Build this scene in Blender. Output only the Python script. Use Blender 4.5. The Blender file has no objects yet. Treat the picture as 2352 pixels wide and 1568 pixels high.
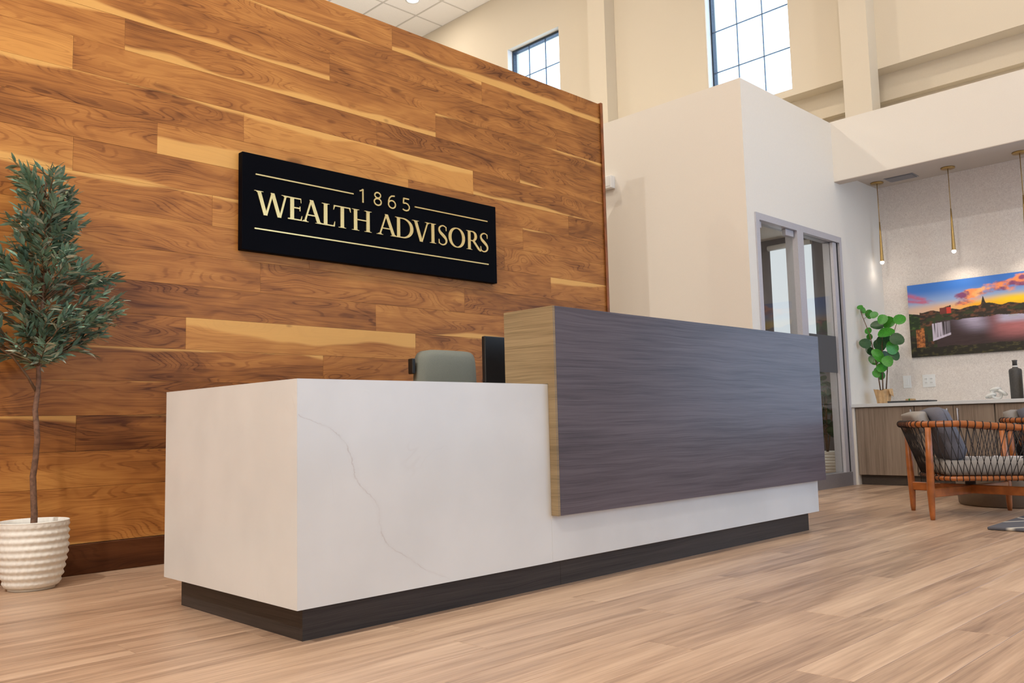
import bpy, bmesh, math, random
import numpy as np
from mathutils import Vector, Matrix, noise as mnoise

C = bpy.context.scene.collection
scene = bpy.context.scene
PI = math.pi
rnd = random.Random(7)

# ------------------------------------------------------------------ camera
cam_d = bpy.data.cameras.new('camera')
cam = bpy.data.objects.new('camera', cam_d)
C.objects.link(cam)
Rv = Vector((0.7112836, -0.7024735, -0.0246278))
Uv = Vector((-0.0503662, -0.0858824, 0.9950314))
Fv = Vector((0.7010983, 0.7065091, 0.0964676))
CAM = Vector((-1.32019, -2.22548, 0.61151))
m = Matrix((( Rv.x, Uv.x, -Fv.x, CAM.x), (Rv.y, Uv.y, -Fv.y, CAM.y), (Rv.z, Uv.z, -Fv.z, CAM.z), (0, 0, 0, 1)))
cam.matrix_world = m
cam_d.sensor_width = 36.0
cam_d.lens = 1974.643 / 2352 * 36
cam_d.clip_start = 0.05
cam_d.dof.use_dof = False
scene.camera = cam

# ------------------------------------------------------------------ view, world, lights
scene.view_settings.view_transform = 'Standard'
scene.view_settings.look = 'None'
scene.view_settings.gamma = 1
scene.view_settings.use_curve_mapping = False
scene.view_settings.exposure = -0.30
try:
    scene.cycles.use_denoising = True
    scene.cycles.denoiser = 'OPENIMAGEDENOISE'
    scene.cycles.max_bounces = 8
    scene.cycles.diffuse_bounces = 4
    scene.cycles.glossy_bounces = 4
    scene.cycles.transmission_bounces = 6
    scene.cycles.transparent_max_bounces = 12
    scene.cycles.sample_clamp_indirect = 6
    scene.cycles.caustics_reflective = False
    scene.cycles.caustics_refractive = False
except Exception:
    pass
W = bpy.data.worlds.new('world'); scene.world = W
W.use_nodes = True
bg = W.node_tree.nodes['Background']
bg.inputs[0].default_value = (0.55, 0.70, 1.0, 1)
bg.inputs[1].default_value = 5.1

WARM = (1.0, 0.90, 0.77)
NEUT = (1.0, 0.88, 0.74)
def area_light(name, loc, target, sx, sy, power, color, portal=False, spread=None):
    d = bpy.data.lights.new(name, 'AREA'); d.shape = 'RECTANGLE'; d.size = sx; d.size_y = sy
    d.energy = power; d.color = color
    if spread: d.spread = spread
    if portal: d.cycles.is_portal = True
    o = bpy.data.objects.new(name, d); C.objects.link(o)
    o.location = loc
    o.rotation_euler = (Vector(target) - Vector(loc)).to_track_quat('-Z', 'Y').to_euler()
    return o
def disk_light(name, loc, r, power, color, spread=PI):
    d = bpy.data.lights.new(name, 'AREA'); d.shape = 'DISK'; d.size = r * 2; d.energy = power; d.color = color
    d.spread = spread
    o = bpy.data.objects.new(name, d); C.objects.link(o); o.location = loc
    return o
# daylight portals: the glazing behind the camera and the two high windows in view
area_light('daylight_portal', (4.2, -6.0, 2.1), (4.2, 0, 2.1), 4.6, 3.6, 1, (1, 1, 1), portal=True)
area_light('daylight_portal', (6.72, 2.1, 4.75), (0, 2.1, 4.75), 0.9, 1.75, 1, (1, 1, 1), portal=True)
area_light('daylight_portal', (6.72, 5.15, 4.75), (0, 5.15, 4.75), 0.9, 1.75, 1, (1, 1, 1), portal=True)
CEIL = 6.41
area_light('daylight_portal', (7.42, -2.7, 1.45), (0, -2.7, 1.45), 2.2, 2.2, 1, (1, 1, 1), portal=True)
area_light('added_ceiling_fill', (4.9, 5.6, 3.5), (4.4, 6.6, 6.4), 0.8, 2.4, 36, (1, 0.92, 0.83), spread=2.2)  # unseen uplight added to brighten the ceiling tiles, no cove is modelled
DOWN = [(-4.2, -0.6), (-1.2, -0.6), (1.0, -0.6), (3.2, -0.6), (5.2, -0.9),
        (-4.2, -3.2), (-1.2, -3.2), (1.0, -3.2), (3.4, -3.2), (5.3, -3.2),
        (5.705, 6.613), (3.4, 6.6), (1.0, 6.6), (3.4, 3.9), (5.4, 3.6), (0.6, 3.9)]
DOWNP = {0: 345, 1: 62, 2: 40, 3: 36, 4: 32, 5: 165, 6: 12, 7: 4, 8: 4, 9: 6, 10: 14, 11: 40, 12: 50, 13: 92, 14: 5, 15: 40}
for i, (x, y) in enumerate(DOWN):
    disk_light('downlight_glow', (x, y, CEIL - 0.03), 0.08, DOWNP.get(i, 24), (1.0, 0.97, 0.93) if i in (0, 5) else WARM if i < 3 else NEUT)

# ------------------------------------------------------------------ helpers
def tag(o, label=None, cat=None, group=None, kind=None):
    if label: o['label'] = label
    if cat: o['category'] = cat
    if group: o['group'] = group
    if kind: o['kind'] = kind
    return o
def empty(name, loc=(0, 0, 0), rz=0.0, label=None, cat=None, group=None, kind=None):
    o = bpy.data.objects.new(name, None); C.objects.link(o)
    o.empty_display_size = 0.1
    o.location = loc; o.rotation_euler = (0, 0, rz)
    return tag(o, label, cat, group, kind)

class B:
    """collects shapes into one bmesh"""
    def __init__(s): s.bm = bmesh.new()
    def box(s, x0, x1, y0, y1, z0, z1, bevel=0.0, seg=1, M=None):
        r = bmesh.ops.create_cube(s.bm, size=1.0)
        vs = r['verts']
        for v in vs:
            v.co = Vector(((x0 + x1) / 2 + v.co.x * (x1 - x0), (y0 + y1) / 2 + v.co.y * (y1 - y0), (z0 + z1) / 2 + v.co.z * (z1 - z0)))
        if bevel:
            es = list({e for v in vs for e in v.link_edges})
            rr = bmesh.ops.bevel(s.bm, geom=es, offset=bevel, segments=seg, affect='EDGES', profile=0.5)
            vs = list({v for v in rr['verts']} | {v for v in vs if v.is_valid})
        if M is not None:
            for v in vs: v.co = M @ v.co
        return s
    def tube(s, pts, r, seg=8, closed=False, cap=True):
        pts = [Vector(p) for p in pts]; n = len(pts)
        rs = r if isinstance(r, (list, tuple)) else [r] * n
        rings = []; prev = None
        for i, p in enumerate(pts):
            if closed: t = pts[(i + 1) % n] - pts[i - 1]
            else: t = pts[min(i + 1, n - 1)] - pts[max(i - 1, 0)]
            if t.length < 1e-9: t = Vector((0, 0, 1))
            t.normalize()
            if prev is None:
                a = Vector((0, 0, 1)) if abs(t.z) < 0.9 else Vector((1, 0, 0))
                u = t.cross(a).normalized()
            else:
                u = (prev - t * prev.dot(t))
                u = u.normalized() if u.length > 1e-6 else t.orthogonal().normalized()
            prev = u; w = t.cross(u)
            rings.append([s.bm.verts.new(p + (u * math.cos(2 * PI * k / seg) + w * math.sin(2 * PI * k / seg)) * rs[i]) for k in range(seg)])
        m_ = n if closed else n - 1
        for i in range(m_):
            a, b = rings[i], rings[(i + 1) % n]
            for k in range(seg):
                f = s.bm.faces.new((a[k], a[(k + 1) % seg], b[(k + 1) % seg], b[k])); f.smooth = True
        if cap and not closed:
            s.bm.faces.new(rings[0][::-1]); s.bm.faces.new(rings[-1])
        return s
    def lathe(s, prof, c=(0, 0, 0), seg=32, smooth=True, fn=None, caps=True):
        rings = []
        for (r, z) in prof:
            ring = []
            for k in range(seg):
                a = 2 * PI * k / seg
                rr = r if fn is None else fn(r, z, a)
                ring.append(s.bm.verts.new((c[0] + rr * math.cos(a), c[1] + rr * math.sin(a), c[2] + z)))
            rings.append(ring)
        for i in range(len(rings) - 1):
            a, b = rings[i], rings[i + 1]
            for k in range(seg):
                f = s.bm.faces.new((a[k], a[(k + 1) % seg], b[(k + 1) % seg], b[k])); f.smooth = smooth
        if caps and prof[0][0] > 1e-5: s.bm.faces.new(rings[0][::-1])
        if caps and prof[-1][0] > 1e-5: s.bm.faces.new(rings[-1])
        return s
    def poly(s, pts, d, extr=True):
        """pts: list of 3D points of a planar outline; d: extrusion vector"""
        a = [s.bm.verts.new(p) for p in pts]; d = Vector(d)
        b = [s.bm.verts.new(Vector(p) + d) for p in pts]
        n = len(a)
        s.bm.faces.new(a); s.bm.faces.new(b[::-1])
        for i in range(n): s.bm.faces.new((a[i], b[i], b[(i + 1) % n], a[(i + 1) % n]))
        return s
    def grid(s, fn, nu, nv, smooth=True, closed_u=False):
        vs = [[s.bm.verts.new(fn(i / nu, j / nv)) for j in range(nv + 1)] for i in range(nu + (0 if closed_u else 1))]
        for i in range(nu):
            a = vs[i]; b = vs[(i + 1) % len(vs)]
            for j in range(nv):
                f = s.bm.faces.new((a[j], b[j], b[j + 1], a[j + 1])); f.smooth = smooth
        return s
    def build(s, name, mat, parent=None, world=False, origin=None, smooth=None, color=None, subsurf=0, recalc=True):
        if recalc: bmesh.ops.recalc_face_normals(s.bm, faces=s.bm.faces)
        off = Vector(origin) if origin is not None else Vector((0, 0, 0))
        if origin is not None:
            for v in s.bm.verts: v.co -= off
        elif world and parent is not None and not isinstance(parent, str):
            pw = world_loc(parent)
            for v in s.bm.verts: v.co -= pw
        if smooth is not None:
            for f in s.bm.faces: f.smooth = smooth
        me = bpy.data.meshes.new(name); s.bm.to_mesh(me); s.bm.free()
        me.materials.append(mat)
        return link(name, me, parent, off, world, color, subsurf)
def world_loc(o):
    p = Vector(o.location)
    while o.parent: o = o.parent; p += Vector(o.location)
    return p
def link(name, me, parent=None, off=Vector((0, 0, 0)), world=False, color=None, subsurf=0):
    o = bpy.data.objects.new(name, me); C.objects.link(o)
    if parent is not None:
        o.parent = parent
        o.location = off - (world_loc(parent) if world and off.length > 0 else Vector((0, 0, 0)))
    else: o.location = off
    if color: o.color = color
    if subsurf:
        md = o.modifiers.new('sub', 'SUBSURF'); md.levels = subsurf; md.render_levels = subsurf
    return o
def pbox(name, mat, parent, x0, x1, y0, y1, z0, z1, bevel=0.0, world=False, origin=None, color=None):
    return B().box(x0, x1, y0, y1, z0, z1, bevel).build(name, mat, parent, world=world, origin=origin, color=color)

# ------------------------------------------------------------------ material helpers
class NT:
    def __init__(s, name):
        s.m = bpy.data.materials.new(name); s.m.use_nodes = True
        s.t = s.m.node_tree; s.b = s.t.nodes['Principled BSDF']; s.out = s.t.nodes['Material Output']
    def n(s, typ, *ins, out=0, **props):
        nd = s.t.nodes.new(typ)
        for k, v in props.items(): setattr(nd, k, v)
        for i, v in enumerate(ins):
            if v is None: continue
            s.set(nd.inputs[i], v)
        return nd.outputs[out]
    def set(s, inp, v):
        if isinstance(v, bpy.types.NodeSocket): s.t.links.new(v, inp)
        else:
            try: inp.default_value = v
            except Exception:
                inp.default_value = tuple(v) + (1,) if len(v) == 3 else v
    def math(s, op, a, b=0.0, c=None, clamp=False):
        return s.n('ShaderNodeMath', a, b, c, operation=op, use_clamp=clamp)
    def vmath(s, op, a, b=None): return s.n('ShaderNodeVectorMath', a, b, operation=op)
    def vec(s, x, y, z): return s.n('ShaderNodeCombineXYZ', x, y, z)
    def sep(s, v):
        nd = s.t.nodes.new('ShaderNodeSeparateXYZ'); s.t.links.new(v, nd.inputs[0]); return nd.outputs
    def obj(s):
        return s.t.nodes.new('ShaderNodeTexCoord').outputs['Object']
    def noise(s, v, scale, detail=2.0, rough=0.5, dist=0.0):
        nd = s.t.nodes.new('ShaderNodeTexNoise'); s.set(nd.inputs['Vector'], v)
        s.set(nd.inputs['Scale'], scale); nd.inputs['Detail'].default_value = detail
        nd.inputs['Roughness'].default_value = rough; nd.inputs['Distortion'].default_value = dist
        return nd.outputs[0]
    def ss(s, v, a, b, lo=0.0, hi=1.0):
        nd = s.t.nodes.new('ShaderNodeMapRange'); nd.interpolation_type = 'SMOOTHSTEP'
        for i, x in enumerate((v, a, b, lo, hi)): s.set(nd.inputs[i], x)
        return nd.outputs[0]
    def mix(s, f, a, b, blend='MIX'):
        nd = s.t.nodes.new('ShaderNodeMix'); nd.data_type = 'RGBA'; nd.blend_type = blend
        s.set(nd.inputs[0], f); s.set(nd.inputs[6], a); s.set(nd.inputs[7], b)
        return nd.outputs[2]
    def col(s, v): s.set(s.b.inputs['Base Color'], v); return s
    def p(s, **k):
        for a, v in k.items(): s.set(s.b.inputs[a.replace('_', ' ')], v)
        return s
    def bump(s, h, strength=0.2, dist=0.01):
        nd = s.t.nodes.new('ShaderNodeBump'); nd.inputs['Strength'].default_value = strength; nd.inputs['Distance'].default_value = dist
        s.t.links.new(h, nd.inputs['Height']); s.t.links.new(nd.outputs[0], s.b.inputs['Normal']); return s
def srgb(r, g, b):
    f = lambda c: (c / 255 / 12.92) if c / 255 <= 0.04045 else ((c / 255 + 0.055) / 1.055) ** 2.4
    return (f(r), f(g), f(b), 1)
def plain(name, rgb, rough=0.5, metal=0.0, spec=0.5, nz=0.0, bump=0.0, nscale=60):
    t = NT(name)
    if nz:
        n_ = t.noise(t.obj(), nscale, 4)
        t.col(t.mix(t.ss(n_, 0.3, 0.7), tuple(c * (1 - nz) for c in rgb[:3]) + (1,), tuple(min(1, c * (1 + nz)) for c in rgb[:3]) + (1,)))
        if bump: t.bump(n_, bump, 0.002)
    else: t.col(rgb)
    t.p(Roughness=rough, Metallic=metal); t.b.inputs['Specular IOR Level'].default_value = spec
    return t.m

# painted drywall
M_white = plain('paint_warm_white', srgb(232, 226, 216), 0.75, nz=0.02, bump=0.08, nscale=220)
M_cream = plain('paint_cream', srgb(221, 210, 190), 0.8, nz=0.02, bump=0.08, nscale=220)
M_undershade = plain('white_paint_shaded_underside', srgb(196, 184, 172), 0.8, nz=0.02, bump=0.08, nscale=220)  # shade on alcove ceiling and header underside, mixed into the white paint
M_ceiltile = plain('ceiling_tile_mineral', srgb(244, 240, 234), 0.9, nz=0.04, bump=0.3, nscale=160)
M_grid = plain('ceiling_grid_white', srgb(205, 200, 192), 0.6)
M_darkwall = plain('paint_charcoal', srgb(92, 88, 92), 0.8, nz=0.03)
M_alu = plain('brushed_aluminium', srgb(196, 194, 200), 0.45, 0.35, nz=0.03, nscale=90)
M_alud = plain('aluminium_shade', srgb(150, 148, 152), 0.4, 0.4, nz=0.03, nscale=90)
M_gasket = plain('black_gasket', srgb(18, 17, 18), 0.6)
M_winframe = plain('window_frame_dark_bronze', srgb(40, 52, 66), 0.5)
M_muntin = plain('muntin_grey', srgb(96, 108, 126), 0.5)
M_black = plain('black_plastic', srgb(20, 20, 22), 0.35, nz=0.05)
M_brass = plain('brushed_brass', srgb(182, 150, 92), 0.36, 0.75, nz=0.06, nscale=80)
M_whiteplastic = plain('white_plastic', srgb(232, 232, 230), 0.4)
M_ceramic = plain('white_glazed_ceramic', srgb(236, 236, 232), 0.25)
M_teak = None

def glass_mat(name, tint=(0.9, 0.96, 0.95, 1), refl=0.06, rough=0.0):
    t = NT(name)
    tr = t.n('ShaderNodeBsdfTransparent', tint)
    gl = t.n('ShaderNodeBsdfGlossy', (1, 1, 1, 1), rough)
    lw = t.t.nodes.new('ShaderNodeLayerWeight'); lw.inputs[0].default_value = 0.5
    f = t.math('MULTIPLY_ADD', t.math('POWER', lw.outputs['Facing'], 5.0), 0.28, refl * 0.45, clamp=True)
    mx = t.n('ShaderNodeMixShader', f, tr, gl)
    t.t.links.new(mx, t.out.inputs[0])
    return t.m
M_glass = glass_mat('clear_glass')
M_glass2 = glass_mat('storefront_glass', (0.88, 0.90, 0.90, 1), 0.08)
def frost_mat():
    t = NT('frosted_film')
    tr = t.n('ShaderNodeBsdfTranslucent', srgb(120, 120, 122))
    df = t.n('ShaderNodeBsdfDiffuse', srgb(118, 118, 120), 0.5)
    mx = t.n('ShaderNodeMixShader', 0.4, df, tr)
    t.t.links.new(mx, t.out.inputs[0]); return t.m
M_frost = frost_mat()

def walnut(name, dark, mid, light, sap, lines=1.0, rough=0.42):
    """plank walnut: object colour R = tone, G = sapwood side/amount, B = seed"""
    t = NT(name)
    oi = t.t.nodes.new('ShaderNodeObjectInfo')
    r, g, b = t.n('ShaderNodeSeparateColor', oi.outputs['Color'], out=0), None, None
    sc = t.t.nodes[-1]
    tone, sapw, seed = sc.outputs[0], sc.outputs[1], sc.outputs[2]
    P = t.obj()
    s3 = t.vec(t.math('MULTIPLY', seed, 91.0), t.math('MULTIPLY', seed, 53.0), t.math('MULTIPLY', seed, 37.0))
    Q = t.vmath('ADD', P, s3)
    stretch = t.vmath('MULTIPLY', Q, (0.9, 1.0, 4.2))
    warp = t.noise(stretch, 1.25, 2.0, 0.45, 0.35)
    x, y, z = t.sep(P)
    field = t.math('ADD', t.math('MULTIPLY', z, 4.0), t.math('MULTIPLY', warp, 5.0))
    fine = t.noise(t.vmath('MULTIPLY', Q, (3.0, 1.0, 60.0)), 2.6, 3.0, 0.6)
    ph = t.math('ADD', t.math('MULTIPLY', field, 15.0), t.math('MULTIPLY', fine, 1.2))
    ring = t.ss(t.math('SINE', ph), 0.0, 1.0)
    ph2 = t.math('ADD', t.math('MULTIPLY', field, 47.0), t.math('MULTIPLY', fine, 2.6))
    brk = t.ss(t.noise(t.vmath('MULTIPLY', Q, (1.2, 1.0, 6.0)), 2.0, 2.0), 0.35, 0.62)
    ring2 = t.math('MULTIPLY', t.ss(t.math('SINE', ph2), 0.45, 1.0), brk)
    ring = t.math('ADD', t.math('MULTIPLY', ring, 0.75), t.math('MULTIPLY', ring2, 1.5))
    fib = t.noise(t.vmath('MULTIPLY', Q, (1.6, 1.0, 150.0)), 2.5, 3.0, 0.65)
    big = t.noise(t.vmath('MULTIPLY', Q, (0.8, 1.0, 3.4)), 1.9, 3.0, 0.6, 0.5)
    v = t.math('ADD', t.math('MULTIPLY', t.math('SUBTRACT', tone, 0.5), 0.62), 0.52)
    v = t.math('ADD', v, t.math('MULTIPLY', t.math('SUBTRACT', big, 0.5), 1.15))
    v = t.math('ADD', v, t.math('MULTIPLY', t.math('SUBTRACT', fib, 0.5), 0.55))
    v = t.math('SUBTRACT', v, t.math('MULTIPLY', ring, 0.12 * lines))
    cr = t.t.nodes.new('ShaderNodeValToRGB')
    e = cr.color_ramp.elements
    e[0].position = 0.08; e[0].color = dark
    e[1].position = 0.92; e[1].color = light
    k = e.new(0.5); k.color = mid
    t.t.links.new(v, cr.inputs[0])
    c = cr.outputs[0]
    # sapwood band along the top (G > .5) or the bottom edge (G < .5) of a board
    side = t.math('SIGN', t.math('SUBTRACT', sapw, 0.5))
    amt = t.math('MULTIPLY', t.math('ABSOLUTE', t.math('SUBTRACT', sapw, 0.5)), 2.0)
    wob = t.noise(t.vmath('MULTIPLY', Q, (0.75, 1.0, 1.2)), 1.7, 2.0, 0.5)
    zz = t.math('MULTIPLY', z, side)
    edge = t.math('ADD', zz, t.math('MULTIPLY', t.math('SUBTRACT', wob, 0.5), 0.16))
    thr = t.math('SUBTRACT', 0.115, t.math('MULTIPLY', amt, 0.15))
    m_ = t.ss(t.math('SUBTRACT', edge, thr), -0.006, 0.010)
    sapc = t.mix(t.math('MULTIPLY', fib, 0.5), sap, light)
    c = t.mix(t.math('MULTIPLY', m_, 0.82), c, sapc)
    kn = t.ss(t.noise(t.vmath('MULTIPLY', Q, (1.0, 1.0, 2.2)), 4.2, 1.0), 0.735, 0.80)
    c = t.mix(t.math('MULTIPLY', kn, 0.55), c, dark)
    t.col(c).p(Roughness=rough)
    t.b.inputs['Specular IOR Level'].default_value = 0.22
    t.bump(fib, 0.06, 0.001)
    return t.m
M_walnut = walnut('walnut_boards', (0.105, 0.034, 0.011, 1), (0.385, 0.152, 0.040, 1), (0.63, 0.30, 0.080, 1), (0.80, 0.47, 0.15, 1))
M_base = walnut('walnut_baseboard', (0.035, 0.011, 0.005, 1), (0.085, 0.028, 0.010, 1), (0.15, 0.055, 0.02, 1), (0.2, 0.08, 0.03, 1), 0.6)
M_trimwood = plain('walnut_edge_trim', (0.22, 0.065, 0.016, 1), 0.4, nz=0.25, nscale=14)

def vinyl():
    t = NT('vinyl_plank_oak')
    oi = t.t.nodes.new('ShaderNodeObjectInfo')
    sc = t.t.nodes.new('ShaderNodeSeparateColor'); t.t.links.new(oi.outputs['Color'], sc.inputs[0])
    tone, seed = sc.outputs[0], sc.outputs[2]
    P = t.obj()
    Q = t.vmath('ADD', P, t.vec(t.math('MULTIPLY', seed, 71.0), t.math('MULTIPLY', seed, 43.0), 0.0))
    big = t.noise(t.vmath('MULTIPLY', Q, (0.75, 8.5, 1.0)), 1.5, 3.0, 0.6, 0.5)
    mid = t.noise(t.vmath('MULTIPLY', Q, (1.3, 34.0, 1.0)), 1.8, 3.0, 0.6, 0.4)
    fine = t.noise(t.vmath('MULTIPLY', Q, (3.0, 170.0, 1.0)), 1.7, 2.0, 0.6)
    v = t.math('ADD', 0.5, t.math('MULTIPLY', t.math('SUBTRACT', tone, 0.5), 0.30))
    v = t.math('ADD', v, t.math('MULTIPLY', t.math('SUBTRACT', big, 0.5), 1.25))
    v = t.math('ADD', v, t.math('MULTIPLY', t.math('SUBTRACT', mid, 0.5), 0.75))
    v = t.math('ADD', v, t.math('MULTIPLY', t.math('SUBTRACT', fine, 0.5), 0.42))
    cr = t.t.nodes.new('ShaderNodeValToRGB'); e = cr.color_ramp.elements
    e[0].position = 0.1; e[0].color = (0.235, 0.146, 0.096, 1)
    e[1].position = 0.95; e[1].color = (0.65, 0.464, 0.322, 1)
    k = e.new(0.52); k.color = (0.470, 0.314, 0.210, 1)
    t.t.links.new(v, cr.inputs[0])
    t.col(cr.outputs[0]).p(Roughness=t.ss(mid, 0.2, 0.8, 0.42, 0.30))
    t.b.inputs['Specular IOR Level'].default_value = 0.5
    t.bump(fine, 0.05, 0.001)
    return t.m
M_floor = vinyl()

def laminate(name, a, b, rough=0.32, vertical=False, fr=95.0):
    t = NT(name)
    P = t.obj()
    if not vertical:
        wv = t.math('MULTIPLY', t.math('SUBTRACT', t.noise(t.vmath('MULTIPLY', P, (1.3, 1.3, 5.0)), 1.4, 2.0, 0.5), 0.5), 0.035)
        P = t.vmath('ADD', P, t.vec(0.0, 0.0, wv))
    sc = (0.5, 0.5, fr / 4) if not vertical else (10.0, 14.0, 0.5)
    n1 = t.noise(t.vmath('MULTIPLY', P, sc), 2.2, 5.0, 0.68, 0.25)
    sc2 = (1.6, 1.6, fr * 3.2) if not vertical else (90.0, 90.0, 1.5)
    n2 = t.noise(t.vmath('MULTIPLY', P, sc2), 1.8, 2.0, 0.6)
    sc3 = (0.5, 0.5, 6.0) if not vertical else (4.0, 4.0, 0.4)
    n3 = t.noise(t.vmath('MULTIPLY', P, sc3), 1.5, 2.0, 0.5)
    v = t.math('ADD', t.math('MULTIPLY', n1, 0.48), t.math('ADD', t.math('MULTIPLY', n2, 0.42), t.math('MULTIPLY', n3, 0.24)))
    f = t.ss(v, 0.38, 0.70)
    t.col(t.mix(f, a, b)).p(Roughness=rough)
    t.b.inputs['Specular IOR Level'].default_value = 0.22
    t.bump(n2, 0.05, 0.001)
    return t.m
M_lam = laminate('grey_wood_laminate', (0.050, 0.040, 0.047, 1), (0.128, 0.106, 0.122, 1), 0.30)
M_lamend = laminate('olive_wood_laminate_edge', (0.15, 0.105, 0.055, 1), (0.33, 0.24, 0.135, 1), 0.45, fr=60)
M_kick = laminate('dark_toe_kick_laminate', (0.022, 0.017, 0.015, 1), (0.062, 0.050, 0.044, 1), 0.45)
M_cab = laminate('cabinet_wood_laminate', (0.16, 0.115, 0.083, 1), (0.30, 0.232, 0.178, 1), 0.45, vertical=True)
M_cabkick = plain('cabinet_plinth', srgb(66, 56, 48), 0.5, nz=0.1)

VEIN = [(0.655, 0.005), (0.644, 0.032), (0.625, 0.088), (0.591, 0.143), (0.558, 0.172), (0.507, 0.193), (0.461, 0.204), (0.433, 0.226), (0.374, 0.281), (0.318, 0.289), (0.260, 0.311), (0.235, 0.337), (0.202, 0.395), (0.159, 0.458), (0.103, 0.581)]
def quartz(name, vein=False):
    t = NT(name); P = t.obj()
    cloud = t.noise(P, 3.0, 3.0, 0.5)
    base = t.mix(t.ss(cloud, 0.3, 0.7), srgb(211, 213, 213), srgb(219, 221, 221))
    n1 = t.noise(t.vmath('MULTIPLY', P, (1.0, 1.0, 0.7)), 2.3, 4.0, 0.6, 0.6)
    d = t.math('ABSOLUTE', t.math('SUBTRACT', n1, 0.5))
    ln = t.ss(d, 0.0, 0.006, 1.0, 0.0)
    msk = t.ss(t.noise(P, 5.0, 2.0), 0.55, 0.68)
    f = t.math('MULTIPLY', t.math('MULTIPLY', ln, msk), 0.06)
    if vein:
        x, y, z = t.sep(P)
        fc = t.t.nodes.new('ShaderNodeFloatCurve')
        cu = fc.mapping.curves[0]
        pts = sorted([(z_ / 0.8, x_ / 0.8) for z_, x_ in VEIN])
        cu.points[0].location = (0.0, 0.95); cu.points[1].location = (1.0, -0.0)
        for a, b in pts: cu.points.new(a, b)
        fc.mapping.update()
        t.set(fc.inputs[0], 1.0); t.t.links.new(t.math('DIVIDE', z, 0.8), fc.inputs[1])
        vx = t.math('MULTIPLY', fc.outputs[0], 0.8)
        wob = t.math('MULTIPLY', t.math('SUBTRACT', t.noise(P, 34.0, 4.0, 0.7), 0.5), 0.035)
        dx = t.math('ABSOLUTE', t.math('SUBTRACT', t.math('ADD', x, wob), vx))
        brk = t.ss(t.noise(P, 13.0, 3.0), 0.38, 0.60)
        zm = t.math('MULTIPLY', t.ss(z, 0.10, 0.13), t.ss(z, 0.655, 0.66, 1.0, 0.0))
        l2 = t.math('MULTIPLY', t.math('MULTIPLY', t.ss(dx, 0.0008, 0.0045, 1.0, 0.0), zm), t.math('ADD', 0.25, t.math('MULTIPLY', brk, 0.6)))
        halo = t.math('MULTIPLY', t.math('MULTIPLY', t.ss(dx, 0.0, 0.02, 1.0, 0.0), zm), 0.05)
        f = t.math('MAXIMUM', f, t.math('MAXIMUM', t.math('MULTIPLY', l2, 0.36), halo))
    c = t.mix(f, base, srgb(150, 128, 118))
    t.col(c).p(Roughness=0.22)
    return t.m
M_quartzv = quartz('quartz_veined', True)
M_quartz = quartz('quartz_white')

def wallpaper():
    t = NT('crackle_wallpaper'); P = t.obj()
    v = t.t.nodes.new('ShaderNodeTexVoronoi'); v.feature = 'DISTANCE_TO_EDGE'
    w = t.vmath('ADD', t.vmath('MULTIPLY', P, (1, 1, 1)), t.vmath('MULTIPLY', t.n('ShaderNodeTexNoise', P, out=1), (0.16, 0.16, 0.16)))
    t.set(v.inputs['Vector'], w); v.inputs['Scale'].default_value = 48.0
    n = t.noise(P, 60.0, 4.0, 0.7); n2 = t.noise(P, 7.0, 3.0)
    ft = t.noise(P, 62.0, 3.0, 0.6, 1.6)
    f = t.math('ADD', t.math('MULTIPLY', t.ss(v.outputs[0], 0.0, 0.22), 0.12), t.math('MULTIPLY', t.ss(ft, 0.30, 0.66), 0.88))
    c = t.mix(f, srgb(214, 204, 196), srgb(238, 230, 222))
    c = t.mix(t.math('MULTIPLY', t.ss(n2, 0.4, 0.7), 0.25), c, srgb(220, 208, 200))
    t.col(c).p(Roughness=0.7); return t.m
M_paper = wallpaper()
def emit(name, c, s):
    t = NT(name); e = t.n('ShaderNodeEmission', c, s); t.t.links.new(e, t.out.inputs[0]); return t.m
M_lamp = emit('lamp_diffuser_lit', (1.0, 0.93, 0.82, 1), 14.0)
M_lampp = emit('pendant_lens_lit', (1.0, 0.95, 0.88, 1), 9.0)
M_leafo = plain('olive_leaf', srgb(112, 142, 122), 0.38, nz=0.4, nscale=9)
M_leafo2 = plain('olive_leaf_pale', srgb(176, 180, 160), 0.45, nz=0.2, nscale=9)
M_bark = plain('bark_grey_brown', srgb(112, 84, 68), 0.8, nz=0.3, bump=0.6, nscale=60)
M_twig = plain('twig_brown', srgb(110, 84, 60), 0.7, nz=0.2)
M_leafg = plain('glossy_green_leaf', srgb(58, 138, 34), 0.35, nz=0.25, nscale=12)
M_leafd = plain('dark_green_leaf', srgb(34, 78, 36), 0.35, nz=0.25, nscale=12)
M_pot = plain('white_matte_ceramic', srgb(234, 233, 228), 0.6, nz=0.04, bump=0.2, nscale=70)
M_soil = plain('potting_moss', srgb(60, 48, 36), 0.95, nz=0.3, bump=0.6, nscale=70)
M_kraft = plain('kraft_paper', srgb(196, 160, 116), 0.8, nz=0.1, bump=0.3, nscale=30)
M_teak = plain('oiled_teak', (0.33, 0.098, 0.021, 1), 0.35, nz=0.2, nscale=18)
M_cord = plain('dark_cord', srgb(34, 26, 24), 0.7)
M_fabric = plain('grey_woven_fabric', srgb(150, 144, 138), 0.9, nz=0.1, bump=0.4, nscale=420)
M_fabricd = plain('slate_woven_fabric', srgb(98, 98, 108), 0.85, nz=0.14, bump=0.4, nscale=420)
M_offfab = plain('sage_grey_upholstery', srgb(122, 126, 118), 0.9, nz=0.1, bump=0.3, nscale=500)
M_taupe = plain('taupe_drum_lacquer', srgb(112, 96, 80), 0.55, nz=0.04)
M_shade = plain('roller_shade_fabric', srgb(235, 234, 230), 0.9)
M_gold = plain('brushed_gold', (0.83, 0.61, 0.26, 1), 0.28, 0.9, nz=0.05, nscale=120)
M_signblk = plain('black_sign_face', (0.0022, 0.0024, 0.0042, 1), 0.5, spec=0.03)
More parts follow.
